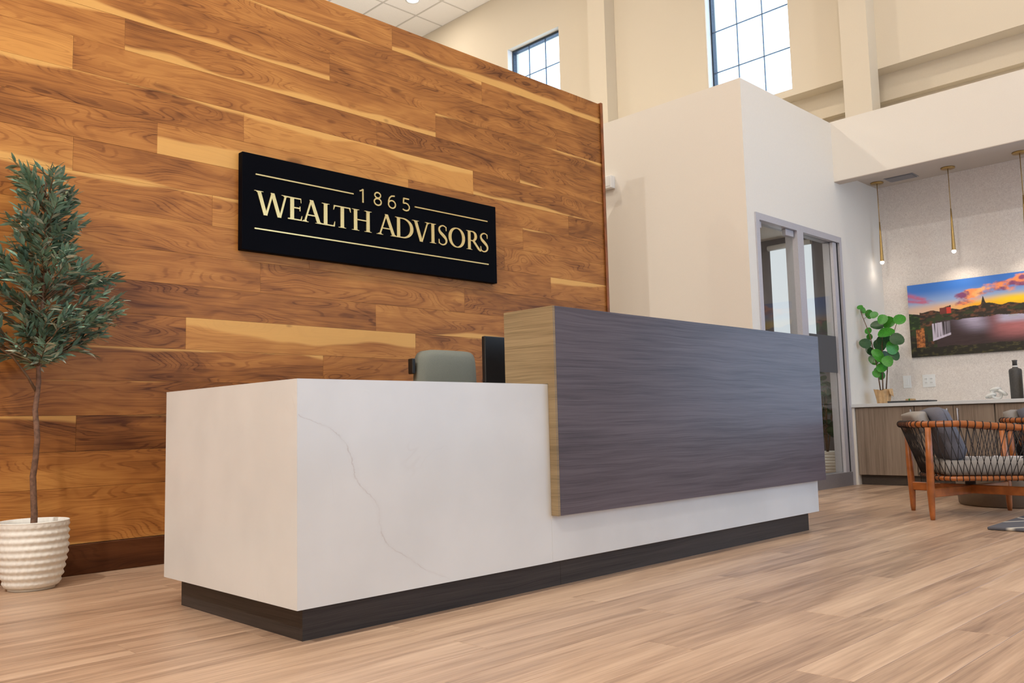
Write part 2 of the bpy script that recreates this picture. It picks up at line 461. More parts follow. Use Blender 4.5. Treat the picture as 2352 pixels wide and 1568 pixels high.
M_amber = plain('beige_stoneware', srgb(190, 168, 126), 0.45, nz=0.06)
M_bottle = plain('charcoal_stoneware', srgb(72, 70, 68), 0.55, nz=0.12, nscale=90)
M_tray = plain('dark_slate_tray', srgb(58, 60, 62), 0.5, nz=0.2)

# ================================================================== SETTING
# ---- floor: subfloor slab, planks one by one where the camera sees them, the rest joined
fl = empty('floor', (0, 0, 0), kind='structure', label='light brown wood-look plank floor of the lobby', cat='floor')
pbox('subfloor', M_kick, fl, -5.2, 7.6, -6.2, 10.2, -0.12, -0.0045)
PW = 0.1455; PL = 1.345
fx0, fx1, fy0, fy1 = -1.63, 7.25, -2.035, 1.89
rows = []
k = -40
while True:
    y1 = -0.725 - PW * k; y0 = y1 - PW
    k += 1
    if y0 > 10.1: continue
    if y1 < -6.1: break
    rows.append((y0, y1))
fixed = {0: 0.68, 1: 1.30, 2: 1.34, 3: 0.68}
rest = B()
plank_mesh = {}
npl = 0
for ri, (y0, y1) in enumerate(rows):
    kk = round((-0.725 - y1) / PW)
    off = fixed.get(kk, 0.68 + rnd.choice([0.0, 0.66, 0.33, 1.0, 0.83]))
    x = off - PL * 8
    while x < 7.5:
        a, b = x, x + PL; x += PL
        a = max(a, -5.1); b = min(b, 7.5)
        if b - a < 0.02: continue
        inside = y1 > fy0 and y0 < fy1 and b > fx0 and a < fx1 and (y1 < 1.85)
        # only what the camera can see: behind the desk nothing shows
        cx_, cy_ = (a + b) / 2, (y0 + y1) / 2
        if inside:
            d = Vector((b, cy_, 0)) - CAM; d2 = Vector((a, cy_, 0)) - CAM
            def vis(d_):
                zf = d_.dot(Fv)
                if zf < 0.2: return False
                u = 1176 + 1974.6 * d_.dot(Rv) / zf; v_ = 784 - 1974.6 * d_.dot(Uv) / zf
                return -250 < u < 2600 and 1050 < v_ < 1800
            inside = any(vis(Vector((a + (b - a) * q, cy_, 0)) - CAM) for q in (0, .25, .5, .75, 1))
        g = 0.0006
        if inside:
            L = round(b - a, 4)
            if L not in plank_mesh:
                bb = B().box(-L / 2 + g, L / 2 - g, -PW / 2 + g, PW / 2 - g, -0.0045, 0.0)
                es = [e for e in bb.bm.edges if all(v.co.z > -0.001 for v in e.verts)]
                bmesh.ops.bevel(bb.bm, geom=es, offset=0.0005, segments=1, affect='EDGES')
                bmesh.ops.recalc_face_normals(bb.bm, faces=bb.bm.faces)
                me = bpy.data.meshes.new('plank'); bb.bm.to_mesh(me); bb.bm.free(); me.materials.append(M_floor)
                plank_mesh[L] = me
            o = bpy.data.objects.new('plank', plank_mesh[L]); C.objects.link(o); o.parent = fl
            o.location = (cx_, cy_, 0); o.color = (rnd.random(), 0.5, rnd.random(), 1); npl += 1
        else:
            rest.box(a + g, b - g, y0 + g, y1 - g, -0.0045, 0.0)
o = rest.build('floor_planks', M_floor, fl, color=(0.5, 0.5, 0.3, 1)); o['kind'] = 'stuff'

# ---- lobby shell
HX = 6.314; WX = 6.50; MX = 6.68; YB = 1.18; XB = 4.705; HB = 3.337
def struct(name, label, cat='wall', loc=(0, 0, 0)): return empty(name, loc, kind='structure', label=label, cat=cat)
w = struct('wall_left', 'white painted lobby wall with no opening, beyond the olive tree')
pbox('wall_panel', M_white, w, -5.3, -5.1, -6.2, 10.2, 0, CEIL)
w = struct('wall_back', 'cream painted wall far behind the walnut feature wall')
pbox('wall_panel', M_cream, w, -5.3, 6.9, 10.1, 10.3, 0, CEIL)
w = struct('wall_front', 'white entrance wall with a tall glazed opening')
bb = B()
for a in ((-5.3, 1.8, 0, CEIL), (6.6, 7.7, 0, CEIL), (1.8, 6.6, 4.0, CEIL), (1.8, 6.6, 0, 0.25)):
    bb.box(a[0], a[1], -6.2, -6.02, a[2], a[3])
bb.build('wall_panel', M_white, w)
d3 = struct('door_2', 'aluminium framed glazed entrance facing the reception desk', 'door')
for i in range(5):
    x = 1.83 + i * 1.185
    pbox('mullion', M_alu, d3, x - 0.03, x + 0.03, -6.15, -6.05, 0.25, 4.0)
pbox('transom', M_alu, d3, 1.86, 6.54, -6.15, -6.05, 2.4, 2.46)
for i in range(4):
    x = 1.86 + i * 1.185
    pbox('glass_pane', M_glass, d3, x, x + 1.125, -6.105, -6.095, 0.25, 2.4)
    pbox('glass_pane', M_glass, d3, x, x + 1.125, -6.105, -6.095, 2.46, 4.0)

# right (outer) wall: recessed cream field with two windows, two pilasters, header
wr = struct('wall_right', 'cream upper lobby wall with tall windows, pilasters and ledges')
WZ0, WZ1 = 3.856, 5.60
w2a, w2b = 1.627, 2.575
w1a, w1b = 4.685, 5.610
BZ = 3.786
bb = B()
T = 0.22
for (y0, y1, z0, z1) in ((-6.2, w2a, BZ, CEIL), (w2b, w1a, BZ, CEIL), (w1b, 10.2, BZ, CEIL),
                         (w2a, w2b, BZ, WZ0), (w2a, w2b, WZ1, CEIL), (w1a, w1b, BZ, WZ0), (w1a, w1b, WZ1, CEIL)):
    bb.box(WX, WX + T, y0, y1, z0, z1)
bb.build('upper_wall_panel', M_cream, wr)
pbox('ledge_panel', M_cream, wr, MX, MX + 0.12, -6.2, 10.2, 3.535, BZ)
pbox('ledge_backing', M_cream, wr, MX + 0.10, MX + 0.3, -6.2, 10.2, 3.2, 3.535)
pbox('pilaster', M_cream, wr, HX, WX, 0.786, 1.036, 3.347, CEIL)
pbox('pilaster', M_cream, wr, HX, WX, 3.80, 4.055, 3.347, CEIL)
pbox('header_beam', M_white, wr, HX, HX + 0.12, -6.2, YB, 2.780, 3.347)
pbox('header_shade_strip', M_undershade, wr, HX + 0.001, HX + 0.12, -6.2, YB, 2.774, 2.780)  # thin strip whose darker colour paints shade under the header
pbox('header_top', M_white, wr, HX + 0.12, MX + 0.1, -6.2, YB, 3.20, 3.347)
pbox('header_beam', M_cream, wr, HX, MX + 0.1, YB, 10.2, 3.10, 3.347)
pbox('lower_wall_panel', M_white, wr, HX + 0.05, HX + 0.2, 4.6, 10.2, 0, 3.10)
w3 = struct('window_3', 'wide low window past the end of the alcove cabinets', 'window')
for y in (-3.78, -2.7, -1.62): pbox('mullion', M_alu, w3, 7.30, 7.36, y - 0.02, y + 0.02, 0.45, 2.55)
for y in (-3.76, -2.68): pbox('pane', M_glass, w3, 7.325, 7.332, y, y + 1.04, 0.45, 2.55)

def window(name, y0, y1, ncol, cols, rws, label):
    w_ = struct(name, label, 'window')
    gx = 6.60
    z0, z1 = WZ0 + 0.004, WZ1 - 0.004
    y0 += 0.004; y1 -= 0.004
    fr = B(); ft = 0.028
    fr.box(gx - 0.02, gx + 0.05, y0, y1, z0, z0 + ft).box(gx - 0.02, gx + 0.05, y0, y1, z1 - ft, z1)
    fr.box(gx - 0.02, gx + 0.05, y0, y0 + ft, z0 + ft, z1 - ft).box(gx - 0.02, gx + 0.05, y1 - ft, y1, z0 + ft, z1 - ft)
    fr.build('window_frame', M_winframe, w_)
    mt = 0.007
    for c in cols: pbox('muntin', M_muntin, w_, gx - 0.004, gx + 0.012, c - mt / 2, c + mt / 2, z0 + ft, z1 - ft)
    for r_ in rws: pbox('muntin', M_muntin, w_, gx - 0.005, gx + 0.013, y0 + ft, y1 - ft, r_ - mt / 2, r_ + mt / 2)
    ys = [y0 + ft] + list(cols) + [y1 - ft]; zs = [z0 + ft] + list(rws) + [z1 - ft]
    for i in range(len(ys) - 1):
        for j in range(len(zs) - 1):
            pbox('pane', M_glass, w_, gx + 0.002, gx + 0.006, ys[i] + mt / 2, ys[i + 1] - mt / 2, zs[j] + mt / 2, zs[j + 1] - mt / 2)
    # white jamb liner
    jl = B()
    jl.box(WX - 0.004, gx - 0.021, y1 - 0.012, y1, z0, z1)
    jl.build('jamb_liner', M_whiteplastic, w_)
    return w_
window('window_1', w1a, w1b, 3, (5.010, 5.302), (4.33, 4.765, 5.19), 'tall gridded high window half hidden behind the walnut wall top')
window('window_2', w2a, w2b, 3, (1.962, 2.256), (4.33, 4.785, 5.21), 'tall gridded high window above the white office box')

# ceiling: grid of tiles, single tiles where in view
ce = struct('ceiling', 'white suspended ceiling of square mineral tiles', 'ceiling')
TS = 0.57
gx0, gy0 = 6.02, 6.37
pbox('ceiling_slab', M_grid, ce, -5.3, 6.9, -6.2, 10.3, CEIL + 0.012, CEIL + 0.12)
tm = B().box(-TS / 2 + 0.011, TS / 2 - 0.011, -TS / 2 + 0.011, TS / 2 - 0.011, 0.002, 0.012, 0.002)
bmesh.ops.recalc_face_normals(tm.bm, faces=tm.bm.faces)
tme = bpy.data.meshes.new('ceiling_tile'); tm.bm.to_mesh(tme); tm.bm.free(); tme.materials.append(M_ceiltile)
restt = B()
for i in range(-19, 1):
    for j in range(-22, 7):
        x0, y0 = gx0 + i * TS, gy0 + j * TS
        x1 = min(x0 + TS, WX); y1 = y0 + TS
        if i == 0: x1 = WX
        if x0 < 0: x0 = x0
        near = x0 > 3.0 and 5.1 < y0 < 9.6
        if near and i < 0:
            o = bpy.data.objects.new('ceiling_tile', tme); C.objects.link(o); o.parent = ce
            o.location = ((x0 + x1) / 2, (y0 + y1) / 2, CEIL - 0.0)
        elif near:
            pbox('ceiling_tile', M_ceiltile, ce, x0 + 0.011, x1, y0 + 0.011, y1 - 0.011, CEIL + 0.002, CEIL + 0.012)
        else:
            restt.box(max(x0, -5.1) + 0.011, x1 - 0.011, y0 + 0.011, y1 - 0.011, CEIL + 0.002, CEIL + 0.012)
o = restt.build('ceiling_tiles', M_ceiltile, ce); o['kind'] = 'stuff'
gb = B()
for i in range(-19, 1): gb.box(gx0 + i * TS - 0.011, gx0 + i * TS + 0.011, -6.2, 10.2, CEIL - 0.002, CEIL + 0.012)
for j in range(-22, 8): gb.box(-5.1, WX, gy0 + j * TS - 0.011, gy0 + j * TS + 0.011, CEIL - 0.001, CEIL + 0.012)
gb.build('grid_bar', M_grid, ce)

# downlight fixtures
for i, (x, y) in enumerate(DOWN):
    lab = 'round lit recessed downlight in the tiled ceiling over the walnut wall top' if i == 10 else 'recessed downlight out of view, %s row, %s from the left wall' % (('front', 'middle', 'rear', 'rear middle')[0 if y < -2 else 1 if y < 0 else 2 if y > 5 else 3], ('first', 'second', 'third', 'fourth', 'fifth')[min(4, max(0, int((x + 4.2) / 2.2)))])
    t_ = empty('ceiling_downlight', (x, y, CEIL), label=lab, cat='ceiling light', group='recessed ceiling downlights' if i != 10 else None)
    B().lathe([(0.078, -0.006), (0.10, -0.006), (0.102, -0.001), (0.078, 0.001)], seg=28, caps=False).build('trim_ring', M_whiteplastic, t_)
    B().lathe([(0.0, -0.003), (0.077, -0.003)], seg=28).build('diffuser', M_lamp, t_)

# ---- white office box with glazed door
bxs = struct('wall_office_side', 'tall white painted office box side wall right of the walnut wall')
bb = B().box(XB, XB + 0.12, YB, 7.0, 0, HB)
bb.build('wall_panel', M_white, bxs)
bxf = struct('wall_office_front', 'white painted office front wall around the glazed door')
DX0, DX1, DZ = 4.823, 6.362, 2.257
bb = B().box(XB + 0.12, HX, YB, YB + 0.12, DZ, HB)
bb.box(HX, 7.4, YB, YB + 0.12, DZ, 3.10).box(DX1, 7.4, YB, YB + 0.12, 0, DZ)
bb.box(XB + 0.12, DX0, YB, YB + 0.12, 0, DZ)
bb.build('wall_panel', M_white, bxf)
rf = struct('ceiling_office', 'white ceiling inside the office behind the glazed door', 'ceiling')
pbox('ceiling_panel', M_white, rf, XB + 0.12, 7.45, YB + 0.12, 4.7, 2.58, 2.68)
pbox('roof_panel', M_white, rf, XB + 0.12, HX, YB + 0.12, 7.0, HB - 0.06, HB)
wo = struct('wall_office_right', 'charcoal painted wall inside the office with a white roller shade')
pbox('wall_panel', M_darkwall, wo, 7.35, 7.45, YB + 0.12, 4.6, 0, 2.58)
wo2 = struct('wall_office_back', 'charcoal painted wall at the rear of the office')
pbox('wall_panel', M_darkwall, wo2, XB + 0.12, 7.35, 4.6, 4.7, 0, 2.58)
area_light('office_light', (5.5, 2.6, 2.55), (5.5, 2.6, 0), 0.6, 0.6, 32, (1, 0.93, 0.86))

dr = struct('door_1', 'aluminium framed glass office door with fixed glass sidelight', 'door')
f1 = B()
FD0, FD1 = YB - 0.012, YB + 0.10
f1.box(DX0, DX1, FD0, FD1, DZ - 0.055, DZ)
f1.box(DX0, DX0 + 0.055, FD0, FD1, 0.0, DZ - 0.055)
f1.box(DX1 - 0.045, DX1, FD0, FD1, 0.0, DZ - 0.055)
f1.build('door_frame', M_alu, dr)
pbox('mullion', M_alu, dr, 5.505, 5.615, FD0, FD1, 0.0, DZ - 0.055)
pbox('gasket', M_gasket, dr, DX1 - 0.085, DX1 - 0.045, FD0 + 0.02, FD1, 0.12, DZ - 0.055)
pbox('side_stile', M_alu, dr, DX1 - 0.155, DX1 - 0.085, FD0 + 0.015, FD1, 0.12, DZ - 0.06)
pbox('bottom_rail', M_alud, dr, 5.615, DX1 - 0.045, FD0 + 0.004, FD1, 0.0, 0.12)
pbox('sidelight_glass', M_glass2, dr, 5.615, DX1 - 0.155, YB + 0.03, YB + 0.038, 0.12, DZ - 0.055)
pbox('frosted_band', M_frost, dr, 5.617, DX1 - 0.09, YB + 0.026, YB + 0.0295, 1.005, 1.335)
M_gedge = plain('green_glass_edge', srgb(150, 178, 172), 0.2)
pbox('glass_edge', M_gedge, dr, DX0 + 0.096, DX0 + 0.0998, YB + 0.029, YB + 0.041, 0.01, DZ - 0.065)
leaf = pbox('glass_leaf', M_glass2, dr, DX0 + 0.10, 5.495, YB + 0.03, YB + 0.040, 0.01, DZ - 0.065)
ff = B().box(5.36, 5.495, YB + 0.015, YB + 0.055, DZ - 0.11, DZ - 0.056, 0.003).build('patch_fitting', M_alu, dr)
B().box(DX0 + 0.06, DX0 + 0.13, YB + 0.015, YB + 0.055, DZ - 0.11, DZ - 0.056, 0.003).build('patch_fitting', M_alu, dr)
B().box(DX0 + 0.06, DX0 + 0.13, YB + 0.015, YB + 0.055, 0.0, 0.07, 0.003).build('patch_fitting', M_alu, dr)
B().tube([(4.98, YB - 0.03, 0.8), (4.98, YB - 0.03, 1.2)], 0.012, 12).build('door_handle', M_alu, dr)

sh = empty('roller_shade', (7.34, 2.165, 2.478), label='white roller window shade hanging inside the office behind the glass', cat='shade')
B().tube([(-0.03, -0.25, 0), (-0.03, 0.25, 0)], 0.030, 16).build('shade_tube', M_whiteplastic, sh)
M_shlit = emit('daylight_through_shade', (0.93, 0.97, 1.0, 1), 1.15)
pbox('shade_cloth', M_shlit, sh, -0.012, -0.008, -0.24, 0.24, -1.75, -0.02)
B().box(-0.02, -0.002, -0.24, 0.24, -1.775, -1.75, 0.003).build('hem_bar', M_whiteplastic, sh)

# ---- walnut feature wall, board by board
YW = 1.8946
fw = struct('wall_feature', 'tall walnut plank feature wall behind the reception desk')
FX0, FX1, FTOP = -3.2, 3.80, 3.094
pbox('backing_wall', M_white, fw, FX0, FX1 + 0.012, YW + 0.016, YW + 0.16, 0, FTOP)
PH = 0.1595
JO = {12: [1.787], 11: [0.1, 2.538], 10: [-0.6, 1.337, 3.284], 9: [0.187, 2.126], 8: [-0.044, 1.665, 2.886],
      7: [0.806, 2.441], 6: [0.350, 1.9, 3.386], 5: [-0.033, 1.3, 2.9], 4: [0.636, 2.1, 2.715], 3: [-0.5, 1.2, 3.174], 2: [0.905, 2.344],
      1: [0.09, 1.646, 3.3], 0: [0.505, 1.939], -1: [-0.6, 1.287, 2.822], -2: [-0.95, 0.75, 2.2], -3: [0.008, 1.6], -4: [-1.2, 0.9, 2.5], -5: [-0.4, 1.4]}
# tone of each board from the left (0 dark .. 1 light), sapwood (.5 none, > top, < bottom)
TO = {12: [(0.62, .5), (0.42, .28)], 11: [(0.62, .62), (0.55, .70), (0.50, .62)], 10: [(0.6, .5), (0.62, .30), (0.52, .5), (0.36, .5)],
      9: [(0.58, .60), (0.55, .30), (0.42, .66)], 8: [(0.95, .42), (0.52, .42), (0.36, .5), (0.44, .36)],
      7: [(0.34, .70), (0.88, .72), (0.42, .38)], 6: [(0.46, .5), (0.90, .12), (0.5, .5), (0.40, .5)],
      5: [(0.95, .25), (0.55, .40), (0.55, .5), (0.5, .64)], 4: [(0.52, .62), (0.72, .66), (0.5, .5), (0.50, .5)],
      3: [(0.58, .60), (0.60, .5), (0.52, .5), (0.6, .7)], 2: [(0.56, .5), (0.50, .5), (0.40, .5)],
      1: [(0.42, .5), (0.36, .5), (0.58, .36), (0.4, .5)], 0: [(0.42, .5), (0.86, .84), (0.42, .62)],
      -1: [(0.42, .5), (0.48, .64), (0.42, .5), (0.4, .5)], -2: [(0.4, .5), (0.46, .62), (0.46, .5), (0.4, .5)],
      -3: [(0.22, .68), (0.18, .64), (0.3, .5)], -4: [(0.46, .5), (0.62, .60), (0.42, .5), (0.4, .5)], -5: [(0.4, .5), (0.52, .42), (0.46, .5)]}
for k in range(-5, 13):
    z0 = 1.02 + PH * k; z1 = z0 + PH
    if k == -5: z0 = 0.134
    js = [j for j in JO[k]]
    ed = [FX0] + js + [FX1]
    for i in range(len(ed) - 1):
        a, b = ed[i], ed[i + 1]
        tone, sap = TO[k][min(i, len(TO[k]) - 1)]
        g = 0.00035
        pr = rnd.uniform(0.0, 0.0008)
        bb = B().box(a + g, b - g, YW - pr, YW + 0.016, z0 + g, z1 - g)
        es = [e for e in bb.bm.edges if all(v.co.y < YW + 0.001 for v in e.verts)]
        bmesh.ops.bevel(bb.bm, geom=es, offset=0.0004, segments=1, affect='EDGES')
        bb.build('plank', M_walnut, fw, origin=((a + b) / 2, YW, (z0 + z1) / 2), color=(tone, sap, rnd.random(), 1))
bs = struct('baseboard_feature', 'dark walnut baseboard along the foot of the plank wall', 'baseboard')
for a, b in ((FX0, -0.9), (-0.9, 1.6), (1.6, FX1)):
    B().box(a + 0.0008, b - 0.0008, YW - 0.014, YW + 0.014, 0.0, 0.132, 0.002).build('baseboard_board', M_base, bs, origin=((a + b) / 2, YW, 0.066), color=(0.5, 0.5, rnd.random(), 1))
tr = struct('trim_1', 'slim reddish walnut edge trim at the end of the plank wall', 'trim')
B().box(FX1, FX1 + 0.024, YW - 0.012, YW + 0.165, 0.0, FTOP + 0.012, 0.003).build('edge_strip', M_trimwood, tr)
B().box(FX1 - 0.012, FX1 + 0.008, YW - 0.020, YW - 0.010, 0.0, FTOP + 0.005, 0.003).build('edge_bead', M_trimwood, tr)

# ---- alcove
XA = 7.28
wa = struct('wall_alcove', 'crackle patterned beige wallpaper at the back of the alcove')
pbox('wallpaper_panel', M_paper, wa, XA, XA + 0.1, -1.5, YB, 0, 2.885)
wa2 = struct('wall_alcove_far', 'white wall holding the low window past the alcove cabinets')
bb = B().box(XA, XA + 0.1, -1.6, -1.5, 0, 2.885).box(XA, XA + 0.1, -6.2, -3.8, 0, 2.885).box(XA, XA + 0.1, -3.8, -1.6, 0, 0.45).box(XA, XA + 0.1, -3.8, -1.6, 2.55, 2.885)
bb.build('wall_panel', M_white, wa2)
ca = struct('ceiling_alcove', 'white lowered ceiling over the coffee alcove', 'ceiling')
pbox('ceiling_panel', M_undershade, ca, HX + 0.12, XA + 0.1, -6.2, YB, 2.885, 2.98)  # ceiling shade is part of this colour
tb = struct('trim_2', 'thin white wall end strip beside the coffee cabinets', 'trim')
pbox('filler_strip', M_white, tb, 6.368, 6.95, 1.150, YB, 0, 0.69)

# ================================================================== RECEPTION DESK
dk = empty('reception_desk', (0, 0, 0), label='white quartz reception desk with raised grey wood panel and dark toe kick', cat='reception desk')
XP = 1.0735; LQ = 3.227; LP = 3.257; KZ = 0.099; HT = 0.762; DD = 0.911
B().poly([(0, 0, KZ), (XP - 0.0006, 0, KZ), (XP - 0.0006, 0.03, KZ), (0.03, 0.03, KZ)], (0, 0, HT - KZ)).build('front_panel', M_quartzv, dk)
B().box(XP + 0.0006, LQ, 0, 0.03, KZ, HT - 0.001, 0.0012).build('front_panel', M_quartz, dk)
B().poly([(0, 0.0001, KZ), (0.0299, 0.03, KZ), (0.0299, DD, KZ), (0, DD, KZ)], (0, 0, HT - KZ)).build('end_panel', M_quartz, dk)
B().box(LQ - 0.03, LQ, 0.0305, DD, KZ, HT - 0.001, 0.0012).build('end_panel', M_quartz, dk)
B().box(0.0305, XP + 0.25, 0.0305, DD, HT - 0.03, HT, 0.0012).build('worktop', M_quartz, dk)
B().box(XP + 0.2505, LQ - 0.0305, 0.0305, DD, HT - 0.04, HT - 0.012, 0.0012).build('worktop', M_quartz, dk)
# raised laminate transaction panel: front slab + box top, mitred look
PT = 1.0595; PB = 0.27
B().box(XP + 0.012, LP, -0.036, -0.001, PB, PT, 0.0008).build('transaction_panel', M_lam, dk)
B().box(XP + 0.012, LP, 0.0, 0.230, HT + 0.002, PT, 0.0008).build('counter_box', M_lam, dk)
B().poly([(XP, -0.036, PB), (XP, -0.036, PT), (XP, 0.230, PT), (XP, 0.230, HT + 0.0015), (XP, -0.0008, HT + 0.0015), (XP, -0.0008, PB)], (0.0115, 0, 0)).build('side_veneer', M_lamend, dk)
# toe kick
B().box(0.042, 1.16, 0.042, 0.06, 0, KZ - 0.001).build('toe_kick', M_kick, dk)
B().box(1.1612, 3.181, 0.042, 0.06, 0, KZ - 0.001).build('toe_kick', M_kick, dk)
B().box(0.042, 0.06, 0.0605, 0.859, 0, KZ - 0.001).build('toe_kick', M_kick, dk)
B().box(3.163, 3.181, 0.0605, 0.859, 0, KZ - 0.001).build('toe_kick', M_kick, dk)
B().box(2.3, 3.19, 0.36, DD - 0.02, 0.0, HT - 0.045, 0.002).build('drawer_pedestal', M_kick, dk)

# ================================================================== SIGN
sg = empty('wall_sign', (0.776, YW, 1.549), label='wide black wall sign with raised gold lettering on the walnut boards', cat='sign')
B().box(0.776, 2.600, 1.850, YW - 0.001, 1.549, 2.068, 0.002).build('sign_board', M_signblk, sg, world=True)
YF = 1.8499; YT = 1.8445
def quadstrip(bb, L, R):
    bm = bb.bm
    bb.k = getattr(bb, 'k', 0) + 1
    YT = 1.8445 - 0.00022 * bb.k
    fl_ = [bm.verts.new((p[0], YT, p[1])) for p in L]; fr_ = [bm.verts.new((p[0], YT, p[1])) for p in R]
    bl_ = [bm.verts.new((p[0], YF, p[1])) for p in L]; br_ = [bm.verts.new((p[0], YF, p[1])) for p in R]
    n = len(L)
    for i in range(n - 1):
        bm.faces.new((fl_[i], fl_[i + 1], fr_[i + 1], fr_[i]))
        bm.faces.new((bl_[i], fl_[i], fl_[i + 1], bl_[i + 1])) if False else bm.faces.new((bl_[i], bl_[i + 1], fl_[i + 1], fl_[i]))
        bm.faces.new((fr_[i], fr_[i + 1], br_[i + 1], br_[i]))
    bm.faces.new((fl_[0], fr_[0], br_[0], bl_[0])); bm.faces.new((fl_[-1], bl_[-1], br_[-1], fr_[-1]))
def stroke(bb, pts, wd):
    n = len(pts); wd = wd if isinstance(wd, (list, tuple)) else [wd] * n
    L, R = [], []
    for i, p in enumerate(pts):
        a = pts[max(i - 1, 0)]; b = pts[min(i + 1, n - 1)]
        dx, dz = b[0] - a[0], b[1] - a[1]; l = math.hypot(dx, dz) or 1
        nx, nz = -dz / l, dx / l
        L.append((p[0] + nx * wd[i] / 2, p[1] + nz * wd[i] / 2)); R.append((p[0] - nx * wd[i] / 2, p[1] - nz * wd[i] / 2))
    quadstrip(bb, L, R)
def hbar(bb, x0, x1, z0, z1): quadstrip(bb, [(x0, z0), (x1, z0)], [(x0, z1), (x1, z1)])
def diag(bb, xt, xb, zt, zb, w_):  # slanted stem of horizontal width w_
    quadstrip(bb, [(xt - w_ / 2, zt), (xb - w_ / 2, zb)], [(xt + w_ / 2, zt), (xb + w_ / 2, zb)])
def serif(bb, xc, z, w_, up):
    h = 0.0055 * (1 if up else -1)
    quadstrip(bb, [(xc - w_ / 2, z), (xc + w_ / 2, z)], [(xc - w_ / 2, z + h * 0.55), (xc + w_ / 2, z + h * 0.55)])
    quadstrip(bb, [(xc - w_ * 0.32, z + h * 0.5), (xc + w_ * 0.32, z + h * 0.5)], [(xc - w_ * 0.2, z + h * 1.6), (xc + w_ * 0.2, z + h * 1.6)])
def ell(cx_, cz_, rx, rz, a0, a1, n=28): return [(cx_ + rx * math.cos(a0 + (a1 - a0) * i / n), cz_ + rz * math.sin(a0 + (a1 - a0) * i / n)) for i in range(n + 1)]
def stress(pts, thin, thick):
    out = []
    n = len(pts)
    for i in range(n):
        a = pts[max(i - 1, 0)]; b = pts[min(i + 1, n - 1)]
        dx, dz = b[0] - a[0], b[1] - a[1]; l = math.hypot(dx, dz) or 1
        out.append(thin + (thick - thin) * abs(dz / l) ** 1.5)
    return out
ZB, ZT = 1.7475, 1.8715
SW = 0.0235; TH = 0.0068
